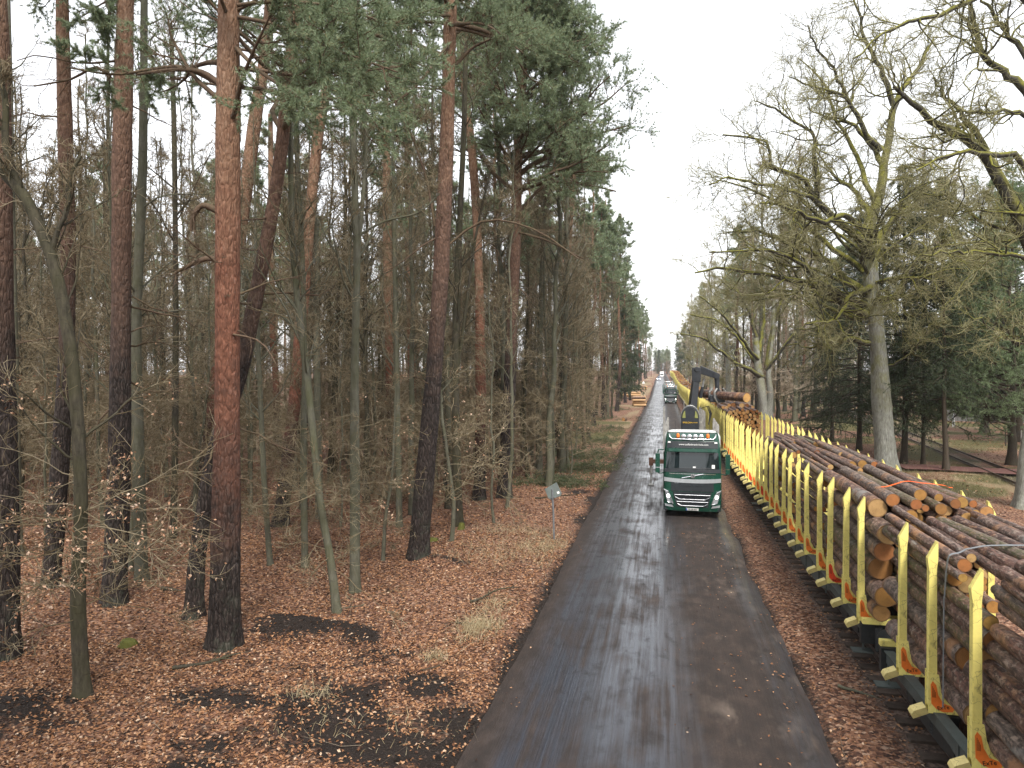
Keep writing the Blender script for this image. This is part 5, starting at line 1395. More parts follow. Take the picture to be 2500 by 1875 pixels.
# the dense spray of needles hanging over the left centre: a second, nearer pine whose stem stands outside the top of the picture is not needed -
# it is the big red pine's own low branches
def needle_branch(name, d, pts, w0, spread, nb, seed, owner):
    """one heavy needled branch, child of the pine that carries it"""
    rg = np.random.default_rng(seed); b = np.array(owner.location)
    W = np.array([at_depth(*dpx(x, y), d + q) for x, y, q in pts]) - b; P1 = curve_pts(W, 14)[None]; R1 = np.linspace(w0, w0 * .3, 14)[None]; N = NP(); N.tubes(P1, R1, 7, 0)
    S, D, r, t, pi = spawn(rg, P1, R1, nb, .25, 1., (58, 16), .5, .3); L2 = spread * rg.uniform(.5, 1.2, nb); P2, R2 = grow(rg, S, D, L2, np.full(nb, .014), 7, .15, .01, .4); N.tubes(P2, R2, 4, 0)
    S, D, r, t, pi = spawn(rg, P2, R2, 12, .2, 1., (45, 15), .5, .3); L3 = spread * .33 * rg.uniform(.5, 1.2, len(S)); P3, R3 = grow(rg, S, D, L3, np.full(len(S), .007), 6, .15, .05, .5); N.tubes(P3, R3, 3, 0)
    Q = P3[:, 1:]; A = unit(np.diff(P3, axis=1)); N.add(*blades(rg, Q.reshape(-1, 3), A.reshape(-1, 3), 22, .125, .0125, .6), 1)
    link(name, N.mesh(name, [M_BRP, M_NP]), owner)
red = [o for o in sc.objects if o.get('label', '').startswith('thickest pine')][0]
mid = [o for o in sc.objects if o.get('label', '').startswith('tall dark-footed')][0]
brn = [o for o in sc.objects if o.get('label', '').startswith('brown pine')][0]
for i, pts in enumerate([[(505, 40, 0), (600, 60, -.6), (720, 110, -1.4), (860, 160, -2)], [(505, 60, 0), (620, 150, .3), (760, 160, .6), (900, 140, .8)], [(503, 20, 0), (600, 10, -.5), (720, 20, -1), (850, 60, -1.2)],
                         [(505, 100, 0), (580, 170, -1), (680, 215, -1.8), (800, 210, -2.4)]]):
    needle_branch('branch', 16.4, pts, .05, 1.5, 16, 300 + i, red)
needle_branch('branch', 16.4, [(478, 185, 0), (400, 150, .2), (330, 155, .3), (250, 165, .4), (150, 150, .5)], .06, .8, 9, 310, red)
needle_branch('branch', 19.7, [(268, 60, 0), (240, 45, -.4), (210, 50, -.8)], .03, .7, 9, 311, brn)
for i, pts in enumerate([[(970, 100, 0), (900, 190, -1), (840, 230, -1.6), (790, 250, -2)], [(972, 40, 0), (900, 40, -1), (830, 80, -1.5)], [(972, 60, 0), (1050, 60, -1), (1130, 120, -2)]]):
    needle_branch('branch', 24, pts, .06, 1.7, 14, 320 + i, mid)

# ================================================================== smooth-barked trees one can tell apart
def hero_beech(pts, wb, wt, label, short, seed, mat=None, ztop=20., n1=26, h0=.4, l1=3.2, low=18, lowlen=2.2, forks=(), leaves=0, k=12, d=None, cat='beech tree', extra=(), moss=False):
    mat = mat or M_BEECH; d = d or base_depth(*pts[0][:2]); L, b = hero_path(pts, d); mpp = d / FPX / 2.16016
    dv = L[-1] - L[-2]; dv = dv / max(dv[2], .3); zs = L[-1, 2]
    if ztop > zs + .5: L = np.concatenate([L, [L[-1] + dv * (ztop - zs) * np.array([.5, .5, 1])]])
    P = curve_pts(L, 40); z = P[:, 2]; r0, rt = wb * mpp / 2, wt * mpp / 2
    R = np.where(z < zs, r0 + (rt - r0) * np.clip(z / zs, 0, 1) ** .8, rt * np.clip(1 - (z - zs) / max(.1, ztop + .3 - zs), .15, 1))
    rg = np.random.default_rng(seed); t = thing('beech_tree' if cat == 'beech tree' else 'mossy_tree', label, cat, b, GB)
    N0 = NP(); N0.add(*stem_mesh('trunk', P, R, mat, k, seed, 1.3)); N = NP(); LPs = []
    for fp, w0, w1 in forks:
        W = np.array([at_depth(*dpx(x, y), d + (q[0] if q else 0)) for x, y, *q in fp]) - b; Pf = curve_pts(W, 20); Rf = np.linspace(w0 * mpp / 2, w1 * mpp / 2, 20); N0.tubes(Pf[None], Rf[None], 8, 0)
        LPs += bare_crown(rg, N, Pf, Rf, .25, 14, l1 * .55, 6, 5, rmin=.006, up=.04)
    link('trunk', N0.mesh('trunk', [mat]), t)
    LPs += bare_crown(rg, N, P, R, h0, n1, l1, 7, 6, low=low, lowlen=lowlen, rmin=.006)
    if leaves:
        Q = np.concatenate([q[:, -2:].reshape(-1, 3) for q in LPs]); Q = Q[Q[:, 2] < 6.5]
        # withered leaves stay on in bunches
        ctr = Q[rg.integers(0, len(Q), max(3, leaves // 14))]; dd = np.min(np.linalg.norm(Q[:, None] - ctr[None], axis=2), 1); Q = Q[dd < .36]
        Q = Q[rg.integers(0, len(Q), min(leaves, len(Q)))] if len(Q) else Q
        N.add(*dryleaves(rg, Q + rg.normal(0, .03, Q.shape), .075, .8), 2)
    link('crown', N.mesh('crown', [mat, M_TW, M_DEADL]), t); HERO.append((dpx(*pts[0][:2])[0], d, short)); return t
hero_beech([(172, 1512), (164, 1300), (172, 1100), (166, 900), (148, 720), (115, 560), (62, 435), (12, 372), (-40, 300)], 33, 22, 'crooked dark mossy tree bending left, nearest tree at the lower left', 'crooked tree', 50, M_BEECHD, 11, 22, .30, 2.6, 30, 2.6,
           [([(112, 552), (128, 500), (150, 450), (158, 380), (180, 340)], 12, 5), ([(60, 440), (20, 330), (18, 220), (0, 160)], 18, 9)], leaves=1700, cat='bare tree')
hero_beech([(33, 1205), (30, 900), (28, 600), (26, 300), (24, 0)], 24, 14, 'greenish straight beech beside the pine at the left edge', 'edge beech', 51, n1=18)
hero_beech([(303, 1258), (298, 1000), (296, 700), (312, 350), (318, 0)], 27, 15, 'grey-green beech between the brown pine and the big red pine', 'grey beech', 52, n1=24, leaves=120, low=24)
hero_beech([(278, 1240), (290, 1050), (286, 800), (300, 520)], 12, 8, 'thin greenish stem touching the grey-green beech on its left', 'thin stem', 53, n1=12, ztop=14)
hero_beech([(372, 1165), (378, 900), (381, 600), (380, 300), (376, 100)], 15, 9, 'slim dark beech left of the big red pine', 'slim dark beech', 54, M_BEECHD, n1=20)
hero_beech([(582, 1225), (570, 1050), (562, 850), (556, 650)], 13, 9, 'slim pale beech just right of the big red pine', 'slim pale beech', 55, n1=16, ztop=15)
hero_beech([(657, 1230), (655, 1000), (658, 760), (652, 500), (640, 260)], 15, 9, 'straight slim beech left of the bowed beech', 'straight slim beech', 56, n1=20)
hero_beech([(727, 1325), (712, 1210), (690, 1080), (675, 930), (662, 800), (645, 660), (632, 500), (630, 250)], 20, 10, 'bowed pale beech curving to the left from its foot', 'bowed beech', 57, n1=20, leaves=60)
hero_beech([(765, 1280), (766, 1050), (766, 850), (770, 640), (772, 540), (768, 420), (762, 170)], 24, 12, 'smooth beech that forks high up, in the middle of the wood', 'forked beech', 58, n1=22, forks=[([(772, 560), (786, 420), (792, 280), (770, 150)], 11, 6), ([(775, 510), (830, 480), (905, 460), (950, 420)], 6, 3)], leaves=100)
hero_beech([(826, 1215), (832, 1120), (845, 1040), (850, 960)], 9, 5, 'thin bare pole of a sapling between the forked beech and tall middle pine', 'sapling pole', 59, n1=10, h0=.3, l1=1.2, low=8, lowlen=1., ztop=6.5)
hero_beech([(862, 1142), (860, 980), (856, 700), (852, 420)], 15, 8, 'slim grey beech just left of the tall middle pine', 'slim grey beech', 60, n1=20, leaves=80)
hero_beech([(990, 1140), (986, 1000), (984, 800), (990, 560), (1002, 300), (1006, 140)], 22, 10, 'dark-stemmed beech with a mossy foot right of the tall middle pine', 'mossy-footed beech', 61, M_BEECHD, n1=22, forks=[([(986, 820), (1010, 640), (1030, 500), (1062, 360)], 8, 4)], leaves=80)
hero_beech([(962, 1060), (968, 940), (966, 700), (972, 500)], 14, 8, 'thin beech in front of the bent pine', 'thin beech', 62, n1=18)
hero_beech([(1165, 1025), (1164, 860), (1170, 600), (1178, 420), (1182, 260)], 15, 8, 'pale thin beech right of the crown pine', 'pale thin beech', 63, n1=24)
hero_beech([(1140, 1030), (1132, 900), (1140, 700)], 10, 6, 'thin dark stem left of the pale thin beech', 'thin dark stem', 64, M_BEECHD, n1=16, ztop=14)
hero_beech([(1060, 1010), (1070, 870), (1092, 700), (1100, 500)], 11, 6, 'thin dark stem between the bent pine and the crown pine', 'dark stem', 65, M_BEECHD, n1=16, ztop=17)

# ================================================================== the wood behind: templates and individuals
def beech_template(seed, H, r0, mat, low, n1=34, l1=3.6, h0=.30, tw=M_TW, leaves=0, rmin=.010, lowlen=2.6):
    rg = np.random.default_rng(seed); P, R = straight(rg, H, r0, r0 * .22, 22, rg.uniform(0, .05), .06); N = NP(); LP = bare_crown(rg, N, P, R, h0, n1, l1, 7, 6, low=low, lowlen=lowlen, rmin=rmin, k1=4)
    if leaves:
        Q = np.concatenate([q[:, -1] for q in LP]); Q = Q[Q[:, 2] < 7]; Q = Q[rg.integers(0, len(Q), min(leaves, len(Q)))]; N.add(*dryleaves(rg, Q, .10, .8), 2)
    return trunk_of('trunk', P, R, mat, 8, seed, 1.25), N.mesh('crown', [mat, tw, M_DEADL])
BT = [beech_template(400, 21, .13, M_BEECH, 14), beech_template(401, 23, .16, M_BEECHD, 12), beech_template(402, 19, .10, M_BEECH, 18, 30, 3.0), beech_template(403, 24, .19, M_BEECH, 10, 38, 4.0), beech_template(404, 20, .12, M_BEECHD, 18, 30, 3.2, leaves=160),
      beech_template(405, 17, .085, M_BEECH, 20, 26, 2.6, leaves=200), beech_template(406, 22, .15, M_BEECHD, 14, 36, 3.8)]
SAP = [beech_template(410, 6.5, .035, M_BEECH, 24, 22, 1.6, .15, leaves=500, rmin=.007, lowlen=1.4), beech_template(411, 8.5, .045, M_BEECHD, 28, 24, 1.9, .15, leaves=350, rmin=.007, lowlen=1.6), beech_template(412, 5, .03, M_BEECH, 20, 20, 1.3, .12, leaves=600, rmin=.007, lowlen=1.2)]
YT = beech_template(407, 14, .06, M_BEECH, 14, 26, 2.2, .3, rmin=.008)
def pine_template(seed, H, r0, mat, cr):
    rg = np.random.default_rng(seed); P, R = straight(rg, H, r0, r0 * .25, 24, rg.uniform(0, .05), .09); N = NP(); pine_crown(rg, N, P, R, **cr)
    return trunk_of('trunk', P, R, mat, 10, seed, 1.25), N.mesh('crown', [M_BRP, M_NP])
FAR = dict(h0=.60, nb=34, bl=3.4, n2=7, n3=5, nbl=11, ln=.30, w=.045, dead=12)
PT = [pine_template(420, 25, .24, M_PINEF, FAR), pine_template(421, 27, .28, M_PINEF, dict(FAR, h0=.55, bl=3.8)), pine_template(422, 24, .21, M_PINEF, dict(FAR, h0=.66)), pine_template(423, 26, .25, M_PINE2, dict(FAR, h0=.52, nb=40))]
def spruce_template(seed, H, r0, h0, bl, mat=None, **kw):
    rg = np.random.default_rng(seed); P, R = straight(rg, H, r0, .02, 20, .01, .03); N = NP(); spruce_crown(rg, N, P, R, h0, bl, **kw)
    return trunk_of('trunk', P, R, M_SPB, 10, seed, 1.3), N.mesh('crown', [M_SPB, mat or M_NS])
SPT = [spruce_template(430, 24, .22, .10, 3.4, nb=120, ln=.26, w=.07, n2=12, nbl=6), spruce_template(431, 21, .2, .14, 3.0, nb=110, ln=.26, w=.07, n2=12, nbl=6)]

rg = np.random.default_rng(90)
herox = np.array([[o.location.x, o.location.y] for o in sc.objects if o.get('group') in (GP, GB)])
cand = []
def scatter(n, d0, d1, px0, px1, mind, xmax, pts, power=2):
    out = []
    for _ in range(n * 30):
        if len(out) >= n: break
        d = (rg.uniform(d0 ** power, d1 ** power)) ** (1 / power); px = rg.uniform(px0, px1); lat = (px - 512) / FPX * d
        x, y = lat * CT - d * ST, lat * ST + d * CT
        if x > xmax or y < 12: continue
        if len(pts) and np.min(np.hypot(*(np.array(pts) - [x, y]).T)) < mind: continue
        pts.append([x, y]); out.append((x, y, d, px))
    return out
PTS = herox.tolist()
B1 = scatter(118, 30, 62, -60, 650, 1.8, -6.0, PTS); B2 = scatter(110, 62, 105, -60, 656, 2.2, -6.0, PTS)
Y1 = scatter(46, 26, 58, -50, 640, 1.4, -5.5, PTS); S1 = scatter(16, 27, 60, -40, 430, 1.6, -9.5, PTS)
P1_ = scatter(40, 48, 110, -40, 656, 2.6, -6.5, PTS)
def relation(px, d):
    """which named tree it stands behind"""
    q = sorted(HERO, key=lambda h: abs(h[0] - px))[0]; return q[2]
REL = {}
def add_wood(lst, T, kindname, cat, adj, group):
    lst = sorted(lst, key=lambda q: q[2])
    for x, y, d, px in lst:
        i = int(rg.integers(0, len(T))); rel = relation(px, d); key = (kindname, rel); REL[key] = REL.get(key, 0) + 1
        lab = '%s, %s one behind the %s' % (adj, ORD[REL[key] - 1] + ('-nearest' if REL[key] > 1 else ''), rel) if REL[key] > 1 else '%s, nearest one behind the %s' % (adj, rel)
        tree(kindname, lab, cat, (x, y, float(gz(x, y)) - .08), group, T[i][0], T[i][1], rg.uniform(0, 6.28), rg.uniform(.85, 1.15))
add_wood(B1 + B2, BT, 'beech_tree', 'beech tree', 'slim bare beech in the wood', GB)
add_wood(Y1, [BT[2], BT[5], YT], 'young_tree', 'young tree', 'very thin pale young tree', GB)
add_wood(S1, SAP, 'beech_sapling', 'sapling', 'bushy sapling with withered leaves', 'saplings with withered leaves')
add_wood(P1_, PT, 'pine_tree', 'pine tree', 'background pine with bare reddish stem', GP)

# ---- trees along the left side of the avenue, farther on: beech edge, then spruces and pines
AV = []
for i, y in enumerate(np.concatenate([[47, 61, 74, 88, 99], np.arange(52, 110, 5.5), np.arange(112, 240, 8), np.arange(245, 420, 16)])):
    AV.append((-7.2 - rg.uniform(0, 3.5) - (1.2 if y < 70 else 0), y + rg.uniform(-2, 2)))
nr = {}
for k, (x, y) in enumerate(AV):
    if y < 105 and k >= 5: nm, T, cat, adj = 'beech_tree', BT, 'beech tree', 'bare beech'
    else:
        j = 1 if y < 105 else [0, 1, 3, 4, 1, 4, 3][int(rg.integers(0, 7))]; nm, T, cat, adj = [('spruce_tree', SPT, 'spruce', 'green spruce'), ('pine_tree', PT, 'pine tree', 'tall pine'), ('spruce_tree', SPT, 'spruce', 'green spruce'), ('pine_tree', PT, 'pine tree', 'tall pine'), ('beech_tree', BT, 'beech tree', 'bare beech')][j]
    nr[adj] = nr.get(adj, 0) + 1; i = int(rg.integers(0, len(T)))
    tree(nm, '%s in the left avenue edge, %s along the road' % (adj, ORD[nr[adj] - 1]), cat, (x, y, float(gz(x, y)) - .1), 'trees along the left edge of the avenue', T[i][0], T[i][1], rg.uniform(0, 6.28), rg.uniform(1.02, 1.28))

# ---- the far wood, one mass on each side of the road
def thin_tree(rg, N, x, y, z, H, kind):
    t = np.linspace(0, 1, 4); P = np.stack([x + rg.normal(0, .3) * t, y + rg.normal(0, .3) * t, z + t * H], 1); r0 = rg.uniform(.1, .22)
    R = r0 * (1 - .75 * t); N.tubes(P[None], R[None], 5, 0 if kind != 'pine' else 2)
    if kind == 'bare':
        n1 = 22; tt = rg.uniform(.12, .97, n1); S, T, r = sample(P[None], R[None], np.zeros(n1, int), tt); az = rg.uniform(0, 6.28, n1); D = np.stack([np.cos(az), np.sin(az), rg.uniform(.1, 1.2, n1)], 1)
        L = (4.2 - 2.4 * tt) * rg.uniform(.5, 1.1, n1); P1, R1 = grow(rg, S, D, L, np.full(n1, .04), 5, .15, .05, .3); N.tubes(P1, R1, 3, 1)
        S, D, r, t2, pi = spawn(rg, P1, R1, 7, .15, 1., (46, 14)); L2 = L[pi] * .45 * rg.uniform(.5, 1.2, len(S)); P2, R2 = grow(rg, S, D, L2, np.full(len(S), .024), 4, .2, .03, .5); N.tubes(P2, R2, 3, 1)
        S, D, r, t2, pi = spawn(rg, P2, R2, 3, .15, 1., (46, 14)); L2 = L2[pi] * .5; P2, R2 = grow(rg, S, D, L2, np.full(len(S), .018), 3, .2, .03, .6); N.tubes(P2, R2, 3, 1)
    else:
        h0 = .55 if kind == 'pine' else .12; nb = 34 if kind == 'pine' else 60; tt = h0 + (1 - h0) * rg.uniform(0, .99, nb); S, T, r = sample(P[None], R[None], np.zeros(nb, int), tt); az = rg.uniform(0, 6.28, nb); q = (tt - h0) / (1 - h0)
        D = np.stack([np.cos(az), np.sin(az), rg.normal(.15, .2, nb) + q * .6], 1); L = (3.2 if kind == 'pine' else 3.0) * (1.05 - q * (.7 if kind == 'pine' else .95)) * rg.uniform(.6, 1.1, nb); P1, R1 = grow(rg, S, D, L, np.full(nb, .04), 5, .15, 0, .3); N.tubes(P1, R1, 3, 1)
        Q = P1[:, 1:]; A = unit(np.diff(P1, axis=1)); Q2 = np.repeat(Q.reshape(-1, 3), 2, 0) + rg.normal(0, .35, (Q.shape[0] * Q.shape[1] * 2, 3)); N.add(*blades(rg, Q2, np.repeat(A.reshape(-1, 3), 2, 0), 9, .62, .13, .8), 3 if kind == 'pine' else 4)
for side, lab in ((-1, 'far bare wood and pines on the left, reading as one brown-green mass'), (1, 'far wood on the right of the railway, a brown and green mass')):
    N = NP(); n = 0; rgf = np.random.default_rng(500 + side)
    while n < (190 if side < 0 else 150):
        if side < 0:
            d = rgf.uniform(100, 330); px = rgf.uniform(-80, 655); lat = (px - 512) / FPX * d; x, y = lat * CT - d * ST, lat * ST + d * CT
            if x > -13 or d > 160 and x < -90 and rgf.uniform() < .7: continue
            kind = 'bare' if rgf.uniform() < .62 else 'pine'
        else:
            y = rgf.uniform(120, 480); x = rgf.uniform(17, 95)
            kind = ['bare', 'bare', 'pine', 'spruce', 'bare'][int(rgf.integers(0, 5))]
        thin_tree(rgf, N, x, y, float(rise(y)) - .1, rgf.uniform(18, 26), kind); n += 1
    # the trees that close the view at the end of the road
    for q in range(14 if side < 0 else 14):
        x = side * rgf.uniform(5.5, 20) + (3 if side > 0 else 0); y = rgf.uniform(430, 640); thin_tree(rgf, N, x, y, float(rise(y)) - .1, rgf.uniform(18, 25), ['pine', 'spruce', 'bare'][q % 3]); 
    for q in range(24):   # the road bends away: trees stand across its far end
        thin_tree(rgf, N, side * rgf.uniform(.3, 7), rgf.uniform(600, 700), float(rise(660)) - .1, rgf.uniform(17, 24), ['pine', 'bare', 'spruce'][q % 3])
    tag(link('far_wood', N.mesh('far_wood', [M_BEECH, M_TWB if side > 0 else M_TW, M_PINE, M_NP, M_NS])), lab, 'wood', kind='stuff')
# ================================================================== the great oak beside the train
GR = 'trees on the right of the train'
def oak(label, d, trunk_pts, wb, wt, limbs, seed, auto=(), ztop=None, n2=15, n3=9, n4=6, base_z=None, rmin=.008, l2=.42, name='oak_tree', group=None, base_y=None):
    """limbs: (points read from the photograph (x, y[, depth offset]), width at start, width at end)"""
    rg = np.random.default_rng(seed); mpp = d / FPX / 2.16016
    W = np.array([at_depth(*dpx(x, y), d) for x, y in trunk_pts]); b = W[0].copy(); b[2] = float(gz(b[0], b[1])) - .1; W[0, 2] = b[2]
    L = W - b; P = curve_pts(L, 26); z = P[:, 2]; R = np.linspace(wb, wt, 26) * mpp / 2
    t = thing(name, label, 'oak tree' if name == 'oak_tree' else 'bare tree', b, group); N0 = NP(); N0.add(*stem_mesh('trunk', P, R, M_OAK, 22, seed, 1.45, .07)); N = NP()
    sets = []
    for pl, w0, w1 in limbs:
        n = len(pl); WL = np.array([at_depth(*dpx(q[0], q[1]), d + (q[2] if len(q) > 2 else 0)) for q in pl]) - b
        Pl = curve_pts(WL, 16); Pl[1:-1] += rg.normal(0, .06, (14, 3)); Rl = (np.linspace(w0 ** .7, w1 ** .7, 16) ** (1 / .7)) * mpp / 2 * .82
        N.tubes(Pl[None], Rl[None], 9, 0); sets.append((Pl[None], Rl[None], np.array([np.sum(np.linalg.norm(np.diff(Pl, axis=0), axis=1))])))
    for zf, az, el, ln, r0 in auto:
        S, T, r = sample(P[None], R[None], np.zeros(1, int), np.array([zf])); D = np.array([[math.cos(az) * math.cos(el), math.sin(az) * math.cos(el), math.sin(el)]])
        Pl, Rl = grow(rg, S, D, np.array([ln]), np.array([r0]), 16, .17, .02, .15); N.tubes(Pl, Rl, 8, 0); sets.append((Pl, Rl, np.array([ln])))
    for Pa, Ra, La in sets:
        S, D, r, tt, pi = spawn(rg, Pa, Ra, n2, .32, 1., (52, 14), .62)
        L2 = np.minimum(La[pi] * l2, 4.2) * (1.1 - .45 * tt) * rg.uniform(.5, 1.25, len(tt)); P2, R2 = grow(rg, S, D, L2, np.clip(r * .8, .014, .065), 9, .26, .035, .22); N.tubes(P2, np.maximum(R2, rmin), 5, 0)
        S, D, r, t3, pi = spawn(rg, P2, R2, n3, .15, 1., (50, 15), .7)
        L3 = L2[pi] * .42 * (1.15 - .5 * t3) * rg.uniform(.5, 1.3, len(t3)) + .12; P3, R3 = grow(rg, S, D, L3, np.clip(r, .010, .04), 7, .27, .03, .35); N.tubes(P3, np.maximum(R3, rmin), 4, 1)
        S, D, r, t4, pi = spawn(rg, P3, R3, n4, .2, 1., (48, 15), .7)
        L4 = L3[pi] * .5 * rg.uniform(.5, 1.3, len(t4)) + .1; P4, R4 = grow(rg, S, D, L4, np.full(len(t4), rmin), 4, .26, .02, .6); N.tubes(P4, R4, 3, 1)
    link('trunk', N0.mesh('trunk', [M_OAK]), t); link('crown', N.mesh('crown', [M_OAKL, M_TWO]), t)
    return t
OAK1 = [
 ([(1876, 742), (1835, 732, -.6), (1788, 736, -1.2), (1760, 748, -1.6), (1699, 746, -2)], 17, 3),
 ([(1870, 681), (1818, 654, -1.5), (1767, 620, -2.6), (1716, 606, -3.4), (1665, 596, -4), (1562, 578, -5), (1500, 590, -5.6)], 26, 4),
 ([(1872, 640), (1820, 600, 1), (1784, 561, 1.6), (1699, 524, 2.6), (1637, 500, 3.4), (1560, 505, 4)], 24, 4),
 ([(1880, 560), (1850, 510, -1), (1801, 478, -1.4), (1760, 433, -2), (1743, 399, -2.3), (1699, 372, -2.8), (1658, 352, -3.4), (1651, 307, -3.6), (1559, 294, -4.4)], 26, 4),
 ([(1762, 425, -2), (1757, 341, -2.2), (1754, 297, -2.5), (1682, 246, -3.2), (1631, 222, -3.8)], 14, 3),
 ([(1880, 600), (1876, 488), (1900, 410, .4), (1907, 341, .6), (1931, 218, 1), (1948, 191, 1.2), (1982, 147, 1.6), (2010, 90, 2)], 34, 6),
 ([(1900, 328, .5), (1870, 294, .2), (1835, 232, -.4), (1812, 205, -.8), (1750, 191, -1.6), (1700, 170, -2)], 17, 3),
 ([(1925, 230, 1), (1900, 154, .6), (1866, 99, .2), (1850, 40, 0), (1838, -30, 0)], 16, 4),
 ([(1905, 360, .6), (1865, 300, 1.2), (1830, 270, 1.6), (1790, 260, 2.2), (1740, 235, 2.8)], 16, 3),
 ([(1890, 650), (1931, 640, -1), (1965, 578, -1.6), (2006, 544, -2.2), (2092, 525, -3.2), (2180, 520, -4)], 20, 4),
 ([(1880, 672), (1938, 643, 1.4), (2006, 647, 2), (2074, 660, 2.6), (2143, 681, 3.2), (2211, 696, 3.8)], 18, 5),
 ([(1885, 540), (1930, 470, 2), (1990, 430, 3.4), (2060, 400, 4.6)], 18, 4),
 ([(1904, 800), (1960, 770, -1), (1985, 735, -1.6), (2010, 700, -2)], 8, 3),
 ([(1880, 620), (1840, 640, -3), (1800, 690, -5), (1740, 700, -6.5)], 18, 4),
 ([(1878, 470), (1850, 420, 2.2), (1800, 380, 4), (1760, 330, 5)], 18, 4),
 ([(1870, 660), (1800, 628, -2.5), (1740, 580, -4), (1680, 548, -5), (1600, 540, -6), (1530, 545, -7)], 17, 3),
 ([(1868, 590), (1800, 540, 2), (1730, 480, 3.5), (1660, 430, 4.5), (1590, 400, 5.5), (1540, 390, 6)], 17, 3),
 ([(1760, 433, -2), (1700, 410, -3.5), (1640, 400, -4.5), (1580, 385, -5.5), (1530, 400, -6)], 11, 3),
 ([(1835, 232, -.4), (1800, 160, -1), (1760, 110, -1.6), (1740, 60, -2)], 10, 3),
 ([(1890, 450, .2), (1850, 350, 2), (1800, 250, 3.5), (1770, 180, 4.5), (1720, 130, 5)], 16, 3),
 ([(1860, 690), (1800, 670, 2), (1740, 640, 4), (1680, 640, 5.5), (1620, 650, 7)], 15, 3),
 ([(1876, 500), (1820, 470, -3), (1770, 480, -5), (1700, 450, -6.5), (1640, 440, -8)], 18, 4)]
oak('great mossy oak with a pale grey trunk standing beside the train', 46.5, [(1917, 1012), (1910, 930), (1903, 850), (1898, 770), (1890, 690), (1880, 620), (1878, 560)], 40, 28, OAK1, 600,
    auto=[(.78, 2.6, .3, 8, .13), (.9, 1.6, .5, 7, .14), (.85, -1.2, .4, 7, .13), (.97, .4, .9, 9, .15), (.97, 2.2, 1.0, 9, .14), (.70, 3.5, .12, 9, .13), (.8, 3.1, .3, 10, .14), (.9, 3.8, .35, 9, .13), (.96, 3.3, .6, 10, .14), (.98, 3.6, .95, 9, .13), (.85, .2, .3, 9, .13), (.95, -.3, .6, 8, .13), (.97, 4.4, .7, 8, .13), (.72, 4.1, .2, 8, .12)], group=GR, n2=15, n3=9, rmin=.0085, l2=.46)
OAK2 = [
 ([(2290, 700), (2200, 480, 0), (2126, 341, 0), (2060, 290, -.2), (2006, 266, -.4), (1952, 218, -.8), (1925, 190, -1)], 40, 8),
 ([(2126, 345), (2090, 270, .3), (2040, 215, .5), (2010, 170, .6)], 18, 5),
 ([(2290, 640), (2212, 365, -.8), (2126, 338, -1.4), (2075, 335, -2), (2020, 345, -2.4), (1975, 370, -2.8)], 20, 4),
 ([(2300, 120), (2180, -10, 0), (2102, 2, -.6), (2040, 31, -1), (1972, 48, -1.4), (1938, 58, -1.6), (1876, 96, -2), (1840, 130, -2)], 18, 4),
 ([(2320, 400), (2212, 200, 0), (2160, 160, .2), (2119, 126, .3), (2102, 68, .2), (2080, -20, 0)], 26, 9),
 ([(2330, 350), (2212, 255, -.6), (2130, 245, -1), (2060, 240, -1.4)], 16, 4),
 ([(2300, 620), (2212, 555, -.4), (2130, 548, -.8), (2060, 545, -1.2), (1990, 552, -1.6)], 15, 4),
 ([(2290, 720), (2215, 745, -.4), (2150, 715, -.8), (2090, 680, -1.2)], 11, 3),
 ([(2300, 560), (2190, 500, .6), (2120, 480, 1), (2050, 430, 1.4), (1990, 420, 1.8)], 14, 4),
 ([(2300, 300), (2200, 120, .8), (2150, 60, 1), (2110, -10, 1.2)], 20, 6)]
oak('second mossy oak whose limbs reach in from the right edge of the picture', 33.5, [(2222, 1108), (2232, 980), (2262, 820), (2300, 680), (2310, 560), (2320, 400)], 46, 36, OAK2, 601, auto=[(.8, 2.4, .5, 6, .13), (.9, 3.6, .4, 6, .13)], group=GR, n2=14, n3=8)
# twin trunked tree farther along, with the limb that droops over the train
TW = [([(1648, 815), (1620, 800, -1), (1588, 783, -2), (1545, 750, -3), (1510, 728, -4), (1470, 722, -5)], 13, 3), ([(1644, 800), (1615, 760, 1), (1585, 720, 2), (1540, 690, 3), (1490, 680, 4)], 11, 3), ([(1640, 770), (1625, 700), (1600, 640, -1), (1560, 610, -2)], 11, 3),
      ([(1640, 760), (1650, 680, 2), (1640, 600, 3), (1620, 560, 3)], 11, 3), ([(1655, 790), (1670, 700), (1690, 640, 1), (1700, 590, 1)], 11, 3), ([(1655, 800), (1700, 740, -2), (1740, 700, -3), (1790, 690, -4)], 10, 3), ([(1640, 780), (1600, 730, -3), (1560, 680, -5), (1510, 640, -6)], 10, 3)]
oak('pale twin-trunked tree behind the raised crane, its limb drooping over the train', 98, [(1652, 905), (1648, 860), (1642, 820), (1636, 780), (1632, 730)], 20, 12, TW, 602, group=GR, n2=12, n3=7, n4=4, rmin=.014, name='bare_tree')
t = [o for o in sc.objects if o.get('label', '').startswith('pale twin-trunked')][0]
Wd = np.array([at_depth(*dpx(x, y), 98) for x, y in [(1662, 903), (1664, 850), (1660, 800), (1668, 720), (1672, 640)]]) - np.array(t.location); N = NP(); N.add(*stem_mesh('trunk', curve_pts(Wd, 14), np.linspace(15, 7, 14) * 98 / FPX / 2.16 / 2, M_OAK, 12, 5, 1.2)); link('trunk', N.mesh('trunk', [M_OAK]), t)

